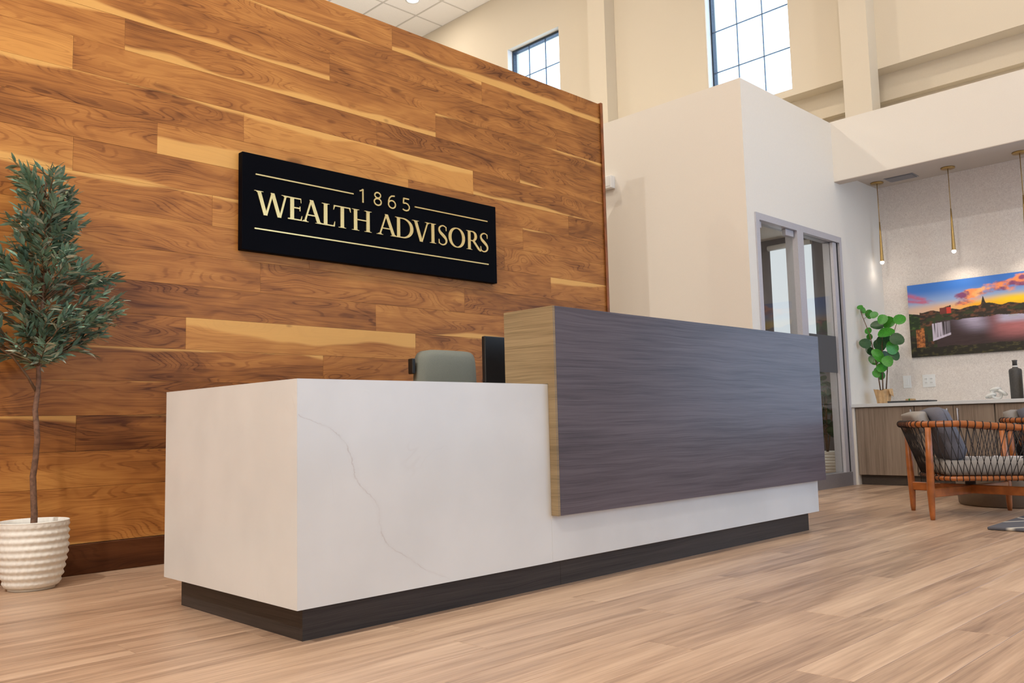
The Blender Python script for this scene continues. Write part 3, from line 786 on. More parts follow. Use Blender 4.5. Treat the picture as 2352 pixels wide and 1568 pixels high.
def letter(ch, **k):
    bb = B()
    if ch == 'W':
        x0, v1, mp, v2, xr = k['p']
        diag(bb, x0, v1, ZT, ZB - 0.002, SW * 0.95); diag(bb, mp, v1 + 0.004, ZT + 0.001, ZB, 0.012)
        diag(bb, mp, v2, ZT + 0.001, ZB - 0.002, SW * 0.95); diag(bb, xr, v2 + 0.004, ZT, ZB, 0.012)
        serif(bb, x0 - 0.001, ZT, 0.052, False); serif(bb, xr - 0.002, ZT, 0.048, False)
    elif ch == 'E':
        x, r = k['p']
        hbar(bb, x, x + SW, ZB, ZT); hbar(bb, x - 0.014, r - 0.003, ZT - TH, ZT); hbar(bb, x - 0.014, r, ZB, ZB + TH); hbar(bb, x + SW, r - 0.008, 1.812, 1.812 + TH)
        quadstrip(bb, [(r - 0.008, ZT), (r - 0.003, ZT)], [(r - 0.004, ZT - 0.026), (r - 0.001, ZT - 0.026)])
        quadstrip(bb, [(r - 0.012, 1.826), (r - 0.007, 1.826)], [(r - 0.012, 1.800), (r - 0.007, 1.800)])
        quadstrip(bb, [(r - 0.008, ZB), (r, ZB)], [(r + 0.001, ZB + 0.027), (r + 0.004, ZB + 0.027)])
    elif ch == 'A':
        l, ap, r = k['p']
        diag(bb, ap, l, ZT + 0.003, ZB, 0.011); diag(bb, ap, r, ZT + 0.003, ZB, SW * 0.98)
        f = (1.788 - ZB) / (ZT - ZB); hbar(bb, l + (ap - l) * f, r + (ap - r) * f, 1.785, 1.785 + TH)
        serif(bb, l, ZB, 0.046, True); serif(bb, r + 0.002, ZB, 0.052, True)
    elif ch == 'L':
        x, r = k['p']
        hbar(bb, x, x + SW, ZB, ZT); serif(bb, x + SW / 2, ZT, 0.050, False); hbar(bb, x - 0.014, r, ZB, ZB + TH)
        quadstrip(bb, [(r - 0.010, ZB), (r, ZB)], [(r - 0.001, ZB + 0.030), (r + 0.002, ZB + 0.030)])
    elif ch == 'T':
        l, x, r = k['p']
        hbar(bb, x, x + SW, ZB, ZT); serif(bb, x + SW / 2, ZB, 0.050, True); hbar(bb, l, r, ZT - TH, ZT)
        quadstrip(bb, [(l, ZT), (l + 0.009, ZT - TH)], [(l - 0.003, ZT - 0.027), (l, ZT - 0.027)])
        quadstrip(bb, [(r - 0.009, ZT - TH), (r, ZT)], [(r, ZT - 0.027), (r + 0.003, ZT - 0.027)])
    elif ch == 'H':
        a, b = k['p']
        for x in (a, b):
            hbar(bb, x, x + SW, ZB, ZT); serif(bb, x + SW / 2, ZB, 0.050, True); serif(bb, x + SW / 2, ZT, 0.050, False)
        hbar(bb, a + SW, b, 1.808, 1.808 + TH)
    elif ch == 'I':
        x = k['p'][0]; hbar(bb, x, x + SW, ZB, ZT); serif(bb, x + SW / 2, ZB, 0.050, True); serif(bb, x + SW / 2, ZT, 0.050, False)
    elif ch == 'D':
        x, r = k['p']; hbar(bb, x, x + SW, ZB, ZT); serif(bb, x + SW * 0.3, ZB, 0.040, True); serif(bb, x + SW * 0.3, ZT, 0.040, False)
        cx_ = x + 0.040; rx = r - cx_ - SW * 0.5; cz_ = (ZB + ZT) / 2; rz = (ZT - ZB) / 2 - TH / 2
        pts = [(x + SW * 0.5, ZT - TH / 2)] + ell(cx_, cz_, rx, rz, PI / 2, -PI / 2) + [(x + SW * 0.5, ZB + TH / 2)]
        stroke(bb, pts, stress(pts, TH, SW * 1.05))
    elif ch == 'V':
        l, v, r = k['p']; diag(bb, l, v, ZT, ZB - 0.003, SW); diag(bb, r, v + 0.004, ZT, ZB - 0.001, 0.011)
        serif(bb, l, ZT, 0.052, False); serif(bb, r, ZT, 0.044, False)
    elif ch == 'O':
        l, r = k['p']; pts = ell((l + r) / 2, (ZB + ZT) / 2, (r - l) / 2 - SW * 0.45, (ZT - ZB) / 2 - 0.001, 0, 2 * PI, 48)
        stroke(bb, pts, stress(pts, TH, SW * 1.05))
    elif ch == 'S':
        l, r = k['p']; cx_ = (l + r) / 2; w_ = r - l
        P_ = [(0.86, 0.80), (0.84, 0.91), (0.62, 0.985), (0.38, 0.97), (0.17, 0.87), (0.14, 0.74), (0.26, 0.62), (0.50, 0.51), (0.74, 0.39), (0.87, 0.26), (0.83, 0.12), (0.62, 0.025), (0.36, 0.015), (0.14, 0.09), (0.10, 0.24)]
        # catmull-rom
        Q_ = []
        for i in range(len(P_) - 1):
            p0 = P_[max(i - 1, 0)]; p1 = P_[i]; p2 = P_[i + 1]; p3 = P_[min(i + 2, len(P_) - 1)]
            for s_ in range(5):
                t_ = s_ / 5
                Q_.append(tuple(0.5 * (2 * p1[q] + (p2[q] - p0[q]) * t_ + (2 * p0[q] - 5 * p1[q] + 4 * p2[q] - p3[q]) * t_ ** 2 + (-p0[q] + 3 * p1[q] - 3 * p2[q] + p3[q]) * t_ ** 3) for q in (0, 1)))
        Q_.append(P_[-1])
        pts = [(l + a * w_, ZB + b * (ZT - ZB)) for a, b in Q_]
        n = len(pts); wd = []
        for i in range(n):
            u = i / (n - 1); wd.append(TH + (0.021 - TH) * math.exp(-((u - 0.5) / 0.2) ** 2))
        stroke(bb, pts, wd)
        hbar(bb, l + 0.83 * w_, l + 0.90 * w_, ZT - 0.033, ZT - 0.006); hbar(bb, l + 0.06 * w_, l + 0.13 * w_, ZB + 0.006, ZB + 0.034)
    elif ch == 'R':
        x, r, lg = k['p']; hbar(bb, x, x + SW, ZB, ZT); serif(bb, x + SW / 2, ZB, 0.048, True); serif(bb, x + SW * 0.3, ZT, 0.040, False)
        cx_ = x + 0.036; zc = 1.838; rz = ZT - TH / 2 - zc
        pts = [(x + SW * 0.5, ZT - TH / 2)] + ell(cx_, zc, r - cx_ - SW * 0.5, rz, PI / 2, -PI / 2, 20) + [(x + SW * 0.5, zc - rz)]
        stroke(bb, pts, stress(pts, TH, SW * 0.95))
        diag(bb, x + 0.046, lg - 0.012, zc - rz, ZB + 0.004, SW * 0.95)
        quadstrip(bb, [(lg - 0.024, ZB + 0.006), (lg - 0.002, ZB + 0.006)], [(lg - 0.010, ZB - 0.003), (lg + 0.004, ZB - 0.001)])
    return bb.build('letter', M_gold, sg, world=True)
letter('W', p=(0.868, 0.907, 0.947, 0.988, 1.026)); letter('E', p=(1.053, 1.122)); letter('A', p=(1.143, 1.184, 1.233))
letter('L', p=(1.263, 1.334)); letter('T', p=(1.328, 1.373, 1.439)); letter('H', p=(1.463, 1.549))
letter('A', p=(1.645, 1.693, 1.747)); letter('D', p=(1.771, 1.894)); letter('V', p=(1.912, 1.957, 2.008)); letter('I', p=(2.037,))
letter('S', p=(2.090, 2.168)); letter('O', p=(2.178, 2.314)); letter('R', p=(2.341, 2.420, 2.452)); letter('S', p=(2.445, 2.522))
DB, DT = 1.9175, 1.9985
def digit(ch, l, r):
    bb = B(); h = DT - DB; w_ = r - l; th = 0.0085
    f = lambda pts: [(l + a * w_, DB + b * h) for a, b in pts]
    if ch == '1':
        hbar(bb, r - 0.0135, r - 0.004, DB, DT); stroke(bb, [(r - 0.032, DT - 0.014), (r - 0.020, DT - 0.011), (r - 0.010, DT - 0.002)], 0.0075)
    elif ch == '8':
        for cz_, rx, rz in ((0.765, 0.36, 0.20), (0.275, 0.43, 0.245)):
            pts = [(l + w_ * 0.5 + (rx * w_) * math.cos(a), DB + cz_ * h + rz * h * math.sin(a)) for a in [2 * PI * i / 28 for i in range(29)]]
            stroke(bb, pts, th)
    elif ch == '6':
        pts = [(l + w_ * 0.5 + (0.43 * w_) * math.cos(a), DB + 0.30 * h + 0.28 * h * math.sin(a)) for a in [2 * PI * i / 28 for i in range(29)]]
        stroke(bb, pts, th)
        stroke(bb, f([(0.07, 0.32), (0.09, 0.55), (0.22, 0.78), (0.45, 0.92), (0.84, 0.96)]), th)
    elif ch == '5':
        hbar(bb, l + 0.16 * w_, l + 0.90 * w_, DT - th, DT); stroke(bb, f([(0.20, 0.98), (0.14, 0.56)]), th)
        stroke(bb, f([(0.14, 0.57), (0.40, 0.61), (0.70, 0.56), (0.90, 0.40), (0.92, 0.25), (0.78, 0.10), (0.52, 0.035), (0.25, 0.05), (0.06, 0.12)]), th)
    return bb.build('letter', M_gold, sg, world=True)
digit('1', 1.505, 1.536); digit('8', 1.603, 1.661); digit('6', 1.706, 1.766); digit('5', 1.813, 1.871)
for x0, x1, z in ((0.849, 1.463, 1.9585), (1.909, 2.518, 1.9555), (0.844, 2.520, 1.6680)):
    pbox('gold_rule', M_gold, sg, x0, x1, YT, YF, z - 0.0036, z + 0.0036, world=True)

# ================================================================== OLIVE TREE in ribbed pot
def ribbed_pot(parent, R=0.132, H=0.268, seg=96, mat=M_pot, rn=9):
    prof = []
    rb = R * 0.72
    N = 64
    for i in range(N + 1):
        u = i / N; z = 0.012 + (H - 0.012) * u
        base = rb + (R - rb) * min(1.0, (u / 0.55)) ** 0.55
        if u > 0.55: base = R * (1 + 0.00 * (u - 0.55))
        prof.append((base, z))
    def fn(r, z, a):
        u = (z - 0.012) / (H - 0.012)
        if u < 0.05 or u > 0.955: return r
        row = u * rn
        ph = (0.5 if int(row) % 2 else 0.0)
        ridge = 0.5 - 0.5 * math.cos(2 * PI * row)
        scal = 0.65 + 0.35 * math.cos(30 * a + ph * 2 * PI)
        return r - 0.0045 + 0.0075 * ridge * scal
    bb = B()
    bb.lathe([(rb * 0.9, 0.0), (rb * 0.9, 0.010)], seg=seg)
    bb.lathe(prof + [(R + 0.001, H + 0.002), (R - 0.002, H + 0.004), (R - 0.009, H + 0.002), (R - 0.012, H - 0.02), (R - 0.014, H - 0.06)], seg=seg, fn=fn)
    bb.lathe([(0.0, 0.012), (rb, 0.0121)], seg=seg)
    bb.build('pot', mat, parent, smooth=True)
    B().lathe([(0.0, H - 0.05), (R - 0.0135, H - 0.052)], seg=40).build('soil', M_soil, parent)
TX, TY = -0.212, 1.690
ot = empty('potted_olive_tree', (TX, TY, 0), label='slender olive tree in a ribbed white pot by the walnut wall', cat='potted tree')
ribbed_pot(ot)
trunk = [(0.0, 0, 0.20), (0.002, 0, 0.30), (-0.006, 0.003, 0.45), (0.006, -0.004, 0.60), (-0.004, 0.004, 0.72), (0.006, 0, 0.84), (0.0, 0.002, 0.94), (0.006, -0.004, 1.05), (0.014, 0, 1.2), (0.02, 0.005, 1.35), (0.018, 0.0, 1.5), (0.014, 0.002, 1.62), (0.008, 0, 1.72)]
tp = [Vector(p) for p in trunk]
tpp = []
for i in range(len(tp) - 1):
    for s_ in range(4):
        q = tp[i].lerp(tp[i + 1], s_ / 4); nz = mnoise.noise(q * 9) * 0.004; tpp.append(q + Vector((nz, -nz, 0)))
tpp.append(tp[-1])
B().tube(tpp, [0.0135 - 0.0115 * (i / len(tpp)) ** 1.2 for i in range(len(tpp))], 9).build('trunk', M_bark, ot)
ENV = [(1.766, -0.263, -0.188), (1.719, -0.310, -0.135), (1.659, -0.320, -0.073), (1.565, -0.314, -0.074), (1.491, -0.309, -0.069), (1.433, -0.342, -0.059), (1.385, -0.403, -0.031), (1.323, -0.477, 0.098), (1.230, -0.519, 0.109), (1.158, -0.531, 0.158), (1.082, -0.514, 0.079), (1.027, -0.483, 0.022), (0.973, -0.407, -0.083), (0.921, -0.224, -0.125)]
def env(z):
    z += 0.012
    if z >= ENV[0][0]: return ENV[0][1] - TX, ENV[0][2] - TX
    for a, b in zip(ENV, ENV[1:]):
        if a[0] >= z >= b[0]:
            t_ = (a[0] - z) / (a[0] - b[0]); return a[1] + (b[1] - a[1]) * t_ - TX, a[2] + (b[2] - a[2]) * t_ - TX
    return ENV[-1][1] - TX, ENV[-1][2] - TX
tw = B()
leafs = []
rt = random.Random(21)
def twig(start, end, sag, n, r0=0.0028, leaf_len=0.058):
    pts = []
    for i in range(n + 1):
        u = i / n; p = start.lerp(end, u); p.z += sag * math.sin(u * PI) * 0.5
        pts.append(p)
    tw.tube(pts, [r0 * (1 - 0.75 * i / n) for i in range(n + 1)], 5)
    L = (end - start).length
    nl = max(3, int(L / 0.0125))
    for j in range(nl):
        u = 0.22 + 0.78 * j / (nl - 1) if nl > 1 else 1
        k_ = min(int(u * n), n - 1); p = pts[k_].lerp(pts[k_ + 1], u * n - k_)
        d = (pts[k_ + 1] - pts[k_]).normalized()
        for sgn in (-1, 1):
            side = d.cross(Vector((rt.uniform(-.5, .5), rt.uniform(-.5, .5), 1))).normalized() * sgn
            dd = (d * rt.uniform(0.5, 1.1) + side * rt.uniform(0.4, 0.9) + Vector((0, 0, rt.uniform(-0.35, 0.35)))).normalized()
            leafs.append((p, dd, leaf_len * rt.uniform(0.7, 1.15)))
def trunk_at(z):
    for a, b in zip(tp, tp[1:]):
        if a.z <= z <= b.z: return a.lerp(b, (z - a.z) / (b.z - a.z))
    return tp[-1]
# leafy crown: branches rise from the trunk to targets filling the outline
targets = []
for z in [0.925, 0.95, 0.985, 1.01, 1.04, 1.06, 1.09, 1.11, 1.14, 1.16, 1.19, 1.21, 1.24, 1.27, 1.29, 1.32, 1.34, 1.37, 1.40, 1.43, 1.46, 1.49, 1.52, 1.55, 1.58, 1.61, 1.64, 1.67, 1.70, 1.73]:
    l, r_ = env(z); l += 0.012; r_ -= 0.018
    nn = 5 if z < 1.38 else 3
    for q in range(nn):
        u = (q + rt.uniform(0.1, 0.9)) / nn
        if q == 0: u = rt.uniform(0.0, 0.12)
        if q == nn - 1: u = rt.uniform(0.88, 1.0)
        x = l + (r_ - l) * u
        half = (r_ - l) / 2; fr_ = 1 - abs((x - (l + r_) / 2) / max(half, 1e-3))
        y = rt.uniform(-1, 1) * (0.04 + 0.16 * fr_)
        y = max(-0.26, min(0.13, y))
        targets.append((x, y, z))
for (x, y, z) in targets:
    e_ = Vector((x, y, z)); dist = math.hypot(x, y)
    zs = max(0.90, z - 0.05 - dist * rt.uniform(0.25, 0.7))
    s_ = trunk_at(min(zs, 1.68))
    if dist > 0.14:
        mid = s_.lerp(e_, 0.45) + Vector((0, 0, 0.01))
        tw.tube([s_, s_.lerp(mid, 0.5) + Vector((0, 0, 0.006)), mid], [0.0042, 0.0036, 0.0028], 5)
        twig(mid, e_, rt.uniform(-0.01, 0.03), 4)
        if rt.random() < 0.8:
            twig(mid, mid + (e_ - mid) * 0.7 + Vector((rt.uniform(-.05, .05), rt.uniform(-.05, .05), rt.uniform(-.06, .06))), 0.0, 3)
    else:
        twig(s_, e_, rt.uniform(-0.01, 0.02), 3)
        if rt.random() < 0.5:
            twig(s_, e_ + Vector((rt.uniform(-.05, .05), rt.uniform(-.05, .05), rt.uniform(-.05, .03))), 0, 3)
twig(tp[-1], Vector((-0.02, 0, 1.745)), 0, 3); twig(trunk_at(1.6), Vector((-0.085, -0.01, 1.70)), 0.02, 4); twig(trunk_at(1.45), Vector((0.11, -0.02, 1.64)), 0, 4)
tw.tube([(-0.004, 0.003, 0.80), (-0.04, -0.004, 0.86), (-0.10, -0.01, 0.94), (-0.17, -0.02, 0.985)], [0.006, 0.005, 0.004, 0.0025], 6)
tw.build('branches', M_twig, ot)
def leaf_mesh(name, mat, w_=0.16, curl=0.12):
    bb = B(); bm = bb.bm
    prof = [(0.0, 0.01), (0.18, 0.6), (0.42, 1.0), (0.68, 0.82), (0.88, 0.42), (1.0, 0.02)]
    rowsv = []
    for u, ww in prof:
        z = -curl * u * u
        rowsv.append([bm.verts.new((u, -ww * w_ / 2, z + 0.25 * ww * w_ / 2)), bm.verts.new((u, 0, z)), bm.verts.new((u, ww * w_ / 2, z + 0.25 * ww * w_ / 2))])
    for a, b in zip(rowsv, rowsv[1:]):
        bm.faces.new((a[0], b[0], b[1], a[1])); bm.faces.new((a[1], b[1], b[2], a[2]))
    for f in bm.faces: f.smooth = True
    me = bpy.data.meshes.new(name); bm.to_mesh(me); bm.free(); me.materials.append(mat)
    return me
lm = [leaf_mesh('leaf', M_leafo, 0.235, 0.14), leaf_mesh('leaf', M_leafo, 0.26, -0.06), leaf_mesh('leaf', M_leafo2, 0.22, 0.22)]
def leaf_matrix(p, d, s_, roll):
    x = d.normalized(); up = Vector((0, 0, 1)); y = up.cross(x)
    if y.length < 1e-3: y = Vector((0, 1, 0))
    y.normalize(); z = x.cross(y)
    R = Matrix((x, y, z)).transposed()
    R = R @ Matrix.Rotation(roll, 3, 'X')
    return Matrix.Translation(p) @ R.to_4x4() @ Matrix.Scale(s_, 4)
def clampleaf(p, d, s_):
    tip = p + d * s_
    return (TY + tip.y) < YW - 0.01 and (TY + p.y) < YW - 0.012
leafs = [l for l in leafs if clampleaf(*l)]
rt.shuffle(leafs)
camdir = (CAM - Vector((TX, TY, 1.2)))
camdir.normalize()
leafs.sort(key=lambda l: -(l[0].dot(camdir) * 1.0 + l[2] * 3))
bmr = bmesh.new()
nsolo = 300
for i, (p, d, s_) in enumerate(leafs):
    mi = 2 if rt.random() < 0.22 else rt.choice([0, 1])
    mt = leaf_matrix(p, d, s_, rt.uniform(-0.9, 0.9))
    if i < nsolo:
        o = bpy.data.objects.new('leaf', lm[mi]); C.objects.link(o); o.parent = ot
        o.matrix_local = mt
    else:
        base = len(bmr.verts)
        tmp = bmesh.new(); tmp.from_mesh(lm[mi])
        bmesh.ops.transform(tmp, matrix=mt, verts=tmp.verts)
        vs = [bmr.verts.new(v.co) for v in tmp.verts]
        for f in tmp.faces:
            nf = bmr.faces.new([vs[v.index] for v in f.verts]); nf.smooth = True; nf.material_index = 1 if mi == 2 else 0
        tmp.free()
me = bpy.data.meshes.new('foliage'); bmr.to_mesh(me); bmr.free(); me.materials.append(M_leafo); me.materials.append(M_leafo2)
o = link('foliage', me, ot); o['kind'] = 'stuff'

# ================================================================== BEHIND THE DESK
oc = empty('office_chair', (1.655, 1.14, 0), label='grey upholstered task chair behind the low quartz counter', cat='office chair')
def cushion(fnw, fnh, th, nu=14, nv=10):
    pass
bb = B()
def backf(u, v):
    # closed pillow surface, u around thickness section, v height
    return None
def slab(bb, cx_, cz_, w0, w1, h, yf, depth, bulge=0.02, n=12, curve=0.03, rad=0.03):
    """upholstered panel in XZ facing -Y: w0 bottom width, w1 top width"""
    from math import sin, cos
    def edge(u, v):
        X = (u - 0.5) * 2; Z = (v - 0.5) * 2
        w_ = w0 + (w1 - w0) * v
        # superellipse-like rounding
        k_ = 8
        s_ = (abs(X) ** k_ + abs(Z) ** k_) ** (1 / k_) if (X or Z) else 0
        m_ = max(abs(X), abs(Z))
        q = (m_ / s_) if s_ > 1e-6 else 1
        return X * q * w_ / 2, Z * q * h / 2, m_
    F, K = [], []
    for i in range(n + 1):
        rf_, rk_ = [], []
        for j in range(n + 1):
            x, z, m_ = edge(i / n, j / n)
            b = (1 - m_ ** 6) * bulge
            yc = curve * (x / (w0 / 2)) ** 2 * -1
            on = m_ > 0.999
            rf_.append(bb.bm.verts.new((cx_ + x, yf - b + yc + (rad if on else 0), cz_ + z)))
            rk_.append(bb.bm.verts.new((cx_ + x, yf + depth + yc - (rad if on else 0) * 0.3, cz_ + z)))
        F.append(rf_); K.append(rk_)
    for i in range(n):
        for j in range(n):
            f = bb.bm.faces.new((F[i][j], F[i + 1][j], F[i + 1][j + 1], F[i][j + 1])); f.smooth = True
            f = bb.bm.faces.new((K[i][j], K[i][j + 1], K[i + 1][j + 1], K[i + 1][j])); f.smooth = True
    per = [(i, 0) for i in range(n)] + [(n, j) for j in range(n)] + [(i, n) for i in range(n, 0, -1)] + [(0, j) for j in range(n, 0, -1)]
    for a in range(len(per)):
        i, j = per[a]; i2, j2 = per[(a + 1) % len(per)]
        bb.bm.faces.new((F[i][j], K[i][j], K[i2][j2], F[i2][j2])).smooth = True
    return bb
slab(B(), 0, 0, 0, 0, 0, 0, 0) if False else None
s1 = B(); slab(s1, 0.0, 0.815, 0.43, 0.385, 0.395, 0.09, 0.055, 0.010, curve=-0.025, rad=0.008)
s1.build('backrest', M_offfab, oc)
s1 = B(); s1.box(-0.235, -0.215, 0.125, 0.165, 0.885, 0.965, 0.004).box(-0.03, 0.03, 0.150, 0.175, 0.45, 0.80, 0.006).box(-0.23, 0.23, 0.150, 0.165, 0.90, 0.93, 0.004)
s1.build('back_bracket', M_black, oc)
s1 = B(); s1.box(-0.235, 0.235, -0.36, 0.08, 0.43, 0.51, 0.03, 4); s1.build('seat', M_offfab, oc, smooth=True)
B().tube([(0, -0.12, 0.12), (0, -0.12, 0.43)], 0.03, 14).build('gas_lift', M_black, oc)
s1 = B(); s1.tube([(0, 0.16, 0.46), (0, 0.02, 0.415), (0, -0.12, 0.42)], 0.02, 8); s1.build('tilt_bar', M_black, oc)
for i in range(5):
    a = 2 * PI * i / 5 + 0.3
    lg = B(); lg.tube([(0, -0.12, 0.12), (0.27 * math.cos(a), -0.12 + 0.27 * math.sin(a), 0.075)], [0.024, 0.014], 8)
    L_ = lg.build('leg', M_black, oc)
    cs = B(); c_ = (0.27 * math.cos(a), -0.12 + 0.27 * math.sin(a))
    t2 = Vector((-math.sin(a), math.cos(a), 0)) * 0.016
    cs.tube([Vector((c_[0], c_[1], 0.03)) - t2, Vector((c_[0], c_[1], 0.03)) + t2], 0.03, 16); cs.build('caster', M_black, L_)

mo = empty('computer_monitor', (1.565, 0.60, HT - 0.012), label='black computer monitor seen from behind beside the raised panel', cat='monitor')
B().box(-0.265, 0.265, -0.012, 0.012, 0.05, 0.263, 0.004).build('display_housing', M_black, mo)
B().box(-0.255, 0.255, 0.0121, 0.0145, 0.06, 0.253).build('screen', M_signblk, mo)
B().box(-0.025, 0.025, -0.03, -0.0125, 0.008, 0.16, 0.004).build('stand_neck', M_black, mo)
B().box(-0.11, 0.11, -0.09, 0.08, 0.0, 0.008, 0.003).build('stand_base', M_black, mo)

# ================================================================== wall device on the office box
th = empty('wall_emergency_light', (XB, 2.69, 2.765), label='small white rectangular device high on the office box wall', cat='wall device')
B().box(-0.060, -0.0005, -0.215, 0.14, -0.058, 0.058, 0.006, 2).build('housing', M_whiteplastic, th)
B().box(-0.063, -0.0605, -0.200, 0.12, -0.038, 0.038, 0.001).build('cover', M_whiteplastic, th)

# ================================================================== ALCOVE: cabinets, worktop, things
CX = 6.382; CT = 0.721
units = [('base_cabinet', 'grey brown base cabinet next to the glass office door', 1.145, 0.632, [(1.142, 0.635, 0.652)]),
         ('base_cabinet', 'grey brown double door base cabinet behind the lounge chair with woven sides', 0.628, 0.0, [(0.625, 0.316, 0.356), (0.312, 0.003, 0.274)]),
         ('base_cabinet', 'grey brown double door base cabinet below the stoneware bottles', -0.004, -0.63, [(-0.007, -0.316, -0.276), (-0.320, -0.627, -0.358)]),
         ('base_cabinet', 'grey brown double door base cabinet at the far end of the alcove', -0.634, -1.26, [(-0.637, -0.946, -0.906), (-0.950, -1.257, -0.988)])]
for nm, lab, ya, yb_, doors in units:
    u = empty(nm, (CX, (ya + yb_) / 2, 0), label=lab, cat='cabinet', group='alcove base cabinets')
    y0, y1 = min(ya, yb_), max(ya, yb_)
    pbox('cabinet_body', M_cab, u, CX + 0.02, XA - 0.01, y0, y1, 0.088, CT - 0.031, world=True)
    pbox('plinth', M_cabkick, u, CX + 0.05, XA - 0.01, y0, y1, 0.0, 0.087, world=True)
    for (a, b, h) in doors:
        d_ = B().box(CX, CX + 0.019, min(a, b), max(a, b), 0.09, CT - 0.034, 0.001).build('door', M_cab, u, world=True, origin=(CX, (a + b) / 2, 0.35))
        hb = B()
        hb.tube([(0, 0, -0.075), (0, 0, 0.085)], 0.005, 8); hb.tube([(0, 0, -0.06), (0.028, 0, -0.06)], 0.004, 6); hb.tube([(0, 0, 0.07), (0.028, 0, 0.07)], 0.004, 6)
        ho = hb.build('door_handle', M_alu, d_); ho.location = (-0.028, h - (a + b) / 2, 0.575 - 0.35)
wt = empty('alcove_worktop', (CX, 0, CT), label='white quartz worktop running along the top of the alcove cabinets', cat='worktop')
B().box(6.352, XA - 0.001, -1.262, YB - 0.001, CT - 0.030, CT, 0.002).build('worktop_slab', M_quartz, wt, world=True)

# artwork
def painting():
    nu, nv = 520, 260
    Wd, Hd = 1.5, 0.70
    y0, z0 = 0.942, 1.162
    U, V = np.meshgrid(np.linspace(0, 1, nu + 1), np.linspace(0, 1, nv + 1), indexing='ij')
    def fbm(x, y, seed, octv=5):
        rs = np.random.RandomState(seed); s_ = 0; amp = 0.5; tot = 0
        for o_ in range(octv):
            g = rs.rand(64, 64); f_ = 2 ** o_
            xx = (x * f_) % 64; yy = (y * f_) % 64
            xi = xx.astype(int); yi = yy.astype(int); tx = xx - xi; ty = yy - yi
            tx = tx * tx * (3 - 2 * tx); ty = ty * ty * (3 - 2 * ty)
            a = g[xi % 64, yi % 64]; b = g[(xi + 1) % 64, yi % 64]; c = g[xi % 64, (yi + 1) % 64]; d = g[(xi + 1) % 64, (yi + 1) % 64]
            s_ = s_ + amp * ((a * (1 - tx) + b * tx) * (1 - ty) + (c * (1 - tx) + d * tx) * ty); tot += amp; amp *= 0.5
        return s_ / tot
    def lerp(a, b, t_):
        t_ = np.clip(t_, 0, 1)[..., None]; return a * (1 - t_) + np.array(b) * t_
    def sst(x, a, b):
        t_ = np.clip((x - a) / (b - a), 0, 1); return t_ * t_ * (3 - 2 * t_)
    X = U * Wd      # metres from the picture's near edge
    v = V
    col = np.zeros(U.shape + (3,)) + np.array(srgb(60, 120, 205)[:3])
    col = lerp(col, srgb(150, 175, 215)[:3], sst(v, 0.92, 0.70))
    col = lerp(col, srgb(205, 205, 215)[:3], sst(v, 0.75, 0.62))
    glow = np.exp(-((X - 0.95) / 0.55) ** 2)
    col = lerp(col, srgb(250, 175, 40)[:3], sst(v, 0.76, 0.64) * np.clip(0.35 + glow, 0, 1))
    col = lerp(col, srgb(255, 215, 30)[:3], np.exp(-((X - 0.93) / 0.22) ** 2 - ((v - 0.67) / 0.06) ** 2))
    n1 = fbm(X * 7 + 3, v * 9, 3)
    band = np.exp(-((v - (0.80 + 0.22 * (X - 0.55))) / 0.13) ** 2) * sst(X, 0.36, 0.55)
    cl = sst(n1 * 0.9 + band * 0.55, 0.72, 0.88)
    cc = lerp(np.zeros(U.shape + (3,)) + np.array(srgb(250, 150, 90)[:3]), srgb(130, 70, 110)[:3], sst(fbm(X * 12, v * 14, 5), 0.45, 0.7))
    cc = lerp(cc, srgb(255, 190, 120)[:3], sst(fbm(X * 9, v * 9, 8), 0.5, 0.75))
    col = col * (1 - cl[..., None]) + cc * cl[..., None]
    lf = np.exp(-((v - (0.86 - 0.55 * X)) / 0.035) ** 2) + np.exp(-((v - (0.78 - 0.3 * X)) / 0.02) ** 2)
    cl2 = np.clip(lf * sst(X, 0.30, 0.12) * sst(fbm(X * 14, v * 20, 9), 0.3, 0.55), 0, 1)
    col = lerp(col, srgb(200, 100, 130)[:3], cl2 * 0.9)
    # far bank skyline
    sk = 0.60 + 0.02 * fbm(X * 22, X * 0 + 2.0, 11) + 0.012 * np.sin(X * 37) - 0.03 * (X < 0.1)
    dome = np.exp(-((X - 0.665) / 0.013) ** 2) * 0.105 + np.exp(-((X - 0.68) / 0.09) ** 2) * 0.035
    sk = sk + dome + np.where((X > 0.285) & (X < 0.385), 0.045, 0.0)
    land = v < sk
    n2 = fbm(X * 30, v * 40, 13)
    lc = lerp(np.zeros(U.shape + (3,)) + np.array(srgb(46, 40, 32)[:3]), srgb(118, 74, 52)[:3], sst(n2, 0.45, 0.8))
    lc = lerp(lc, srgb(50, 62, 34)[:3], sst(fbm(X * 11, v * 16, 15), 0.45, 0.6) * sst(v, 0.60, 0.54))
    col = np.where(land[..., None], lc, col)
    redb = (X > 0.345) & (X < 0.385) & (v > 0.56) & (v < 0.645); col = np.where(redb[..., None], np.array(srgb(205, 62, 48)[:3]), col)
    brk = (X > 0.285) & (X < 0.345) & (v > 0.56) & (v < 0.645); col = np.where(brk[..., None], np.array(srgb(112, 54, 48)[:3]), col)
    # water
    shore = 0.47 + 0.04 * (fbm(X * 9, X * 0 + 7, 17) - 0.5) - 0.06 * sst(X, 0.85, 1.2)
    wat = (v < shore) & (X > 0.24)
    wc = np.zeros(U.shape + (3,)) + np.array(srgb(62, 46, 48)[:3])
    wc = lerp(wc, srgb(190, 180, 205)[:3], np.exp(-((X - 0.58 + (v - 0.4) * 0.3) / 0.11) ** 2) * sst(v, 0.22, 0.46) * 0.9)
    wc = lerp(wc, srgb(196, 120, 122)[:3], sst(X, 0.62, 0.9) * sst(v, 0.10, 0.30) * 0.85)
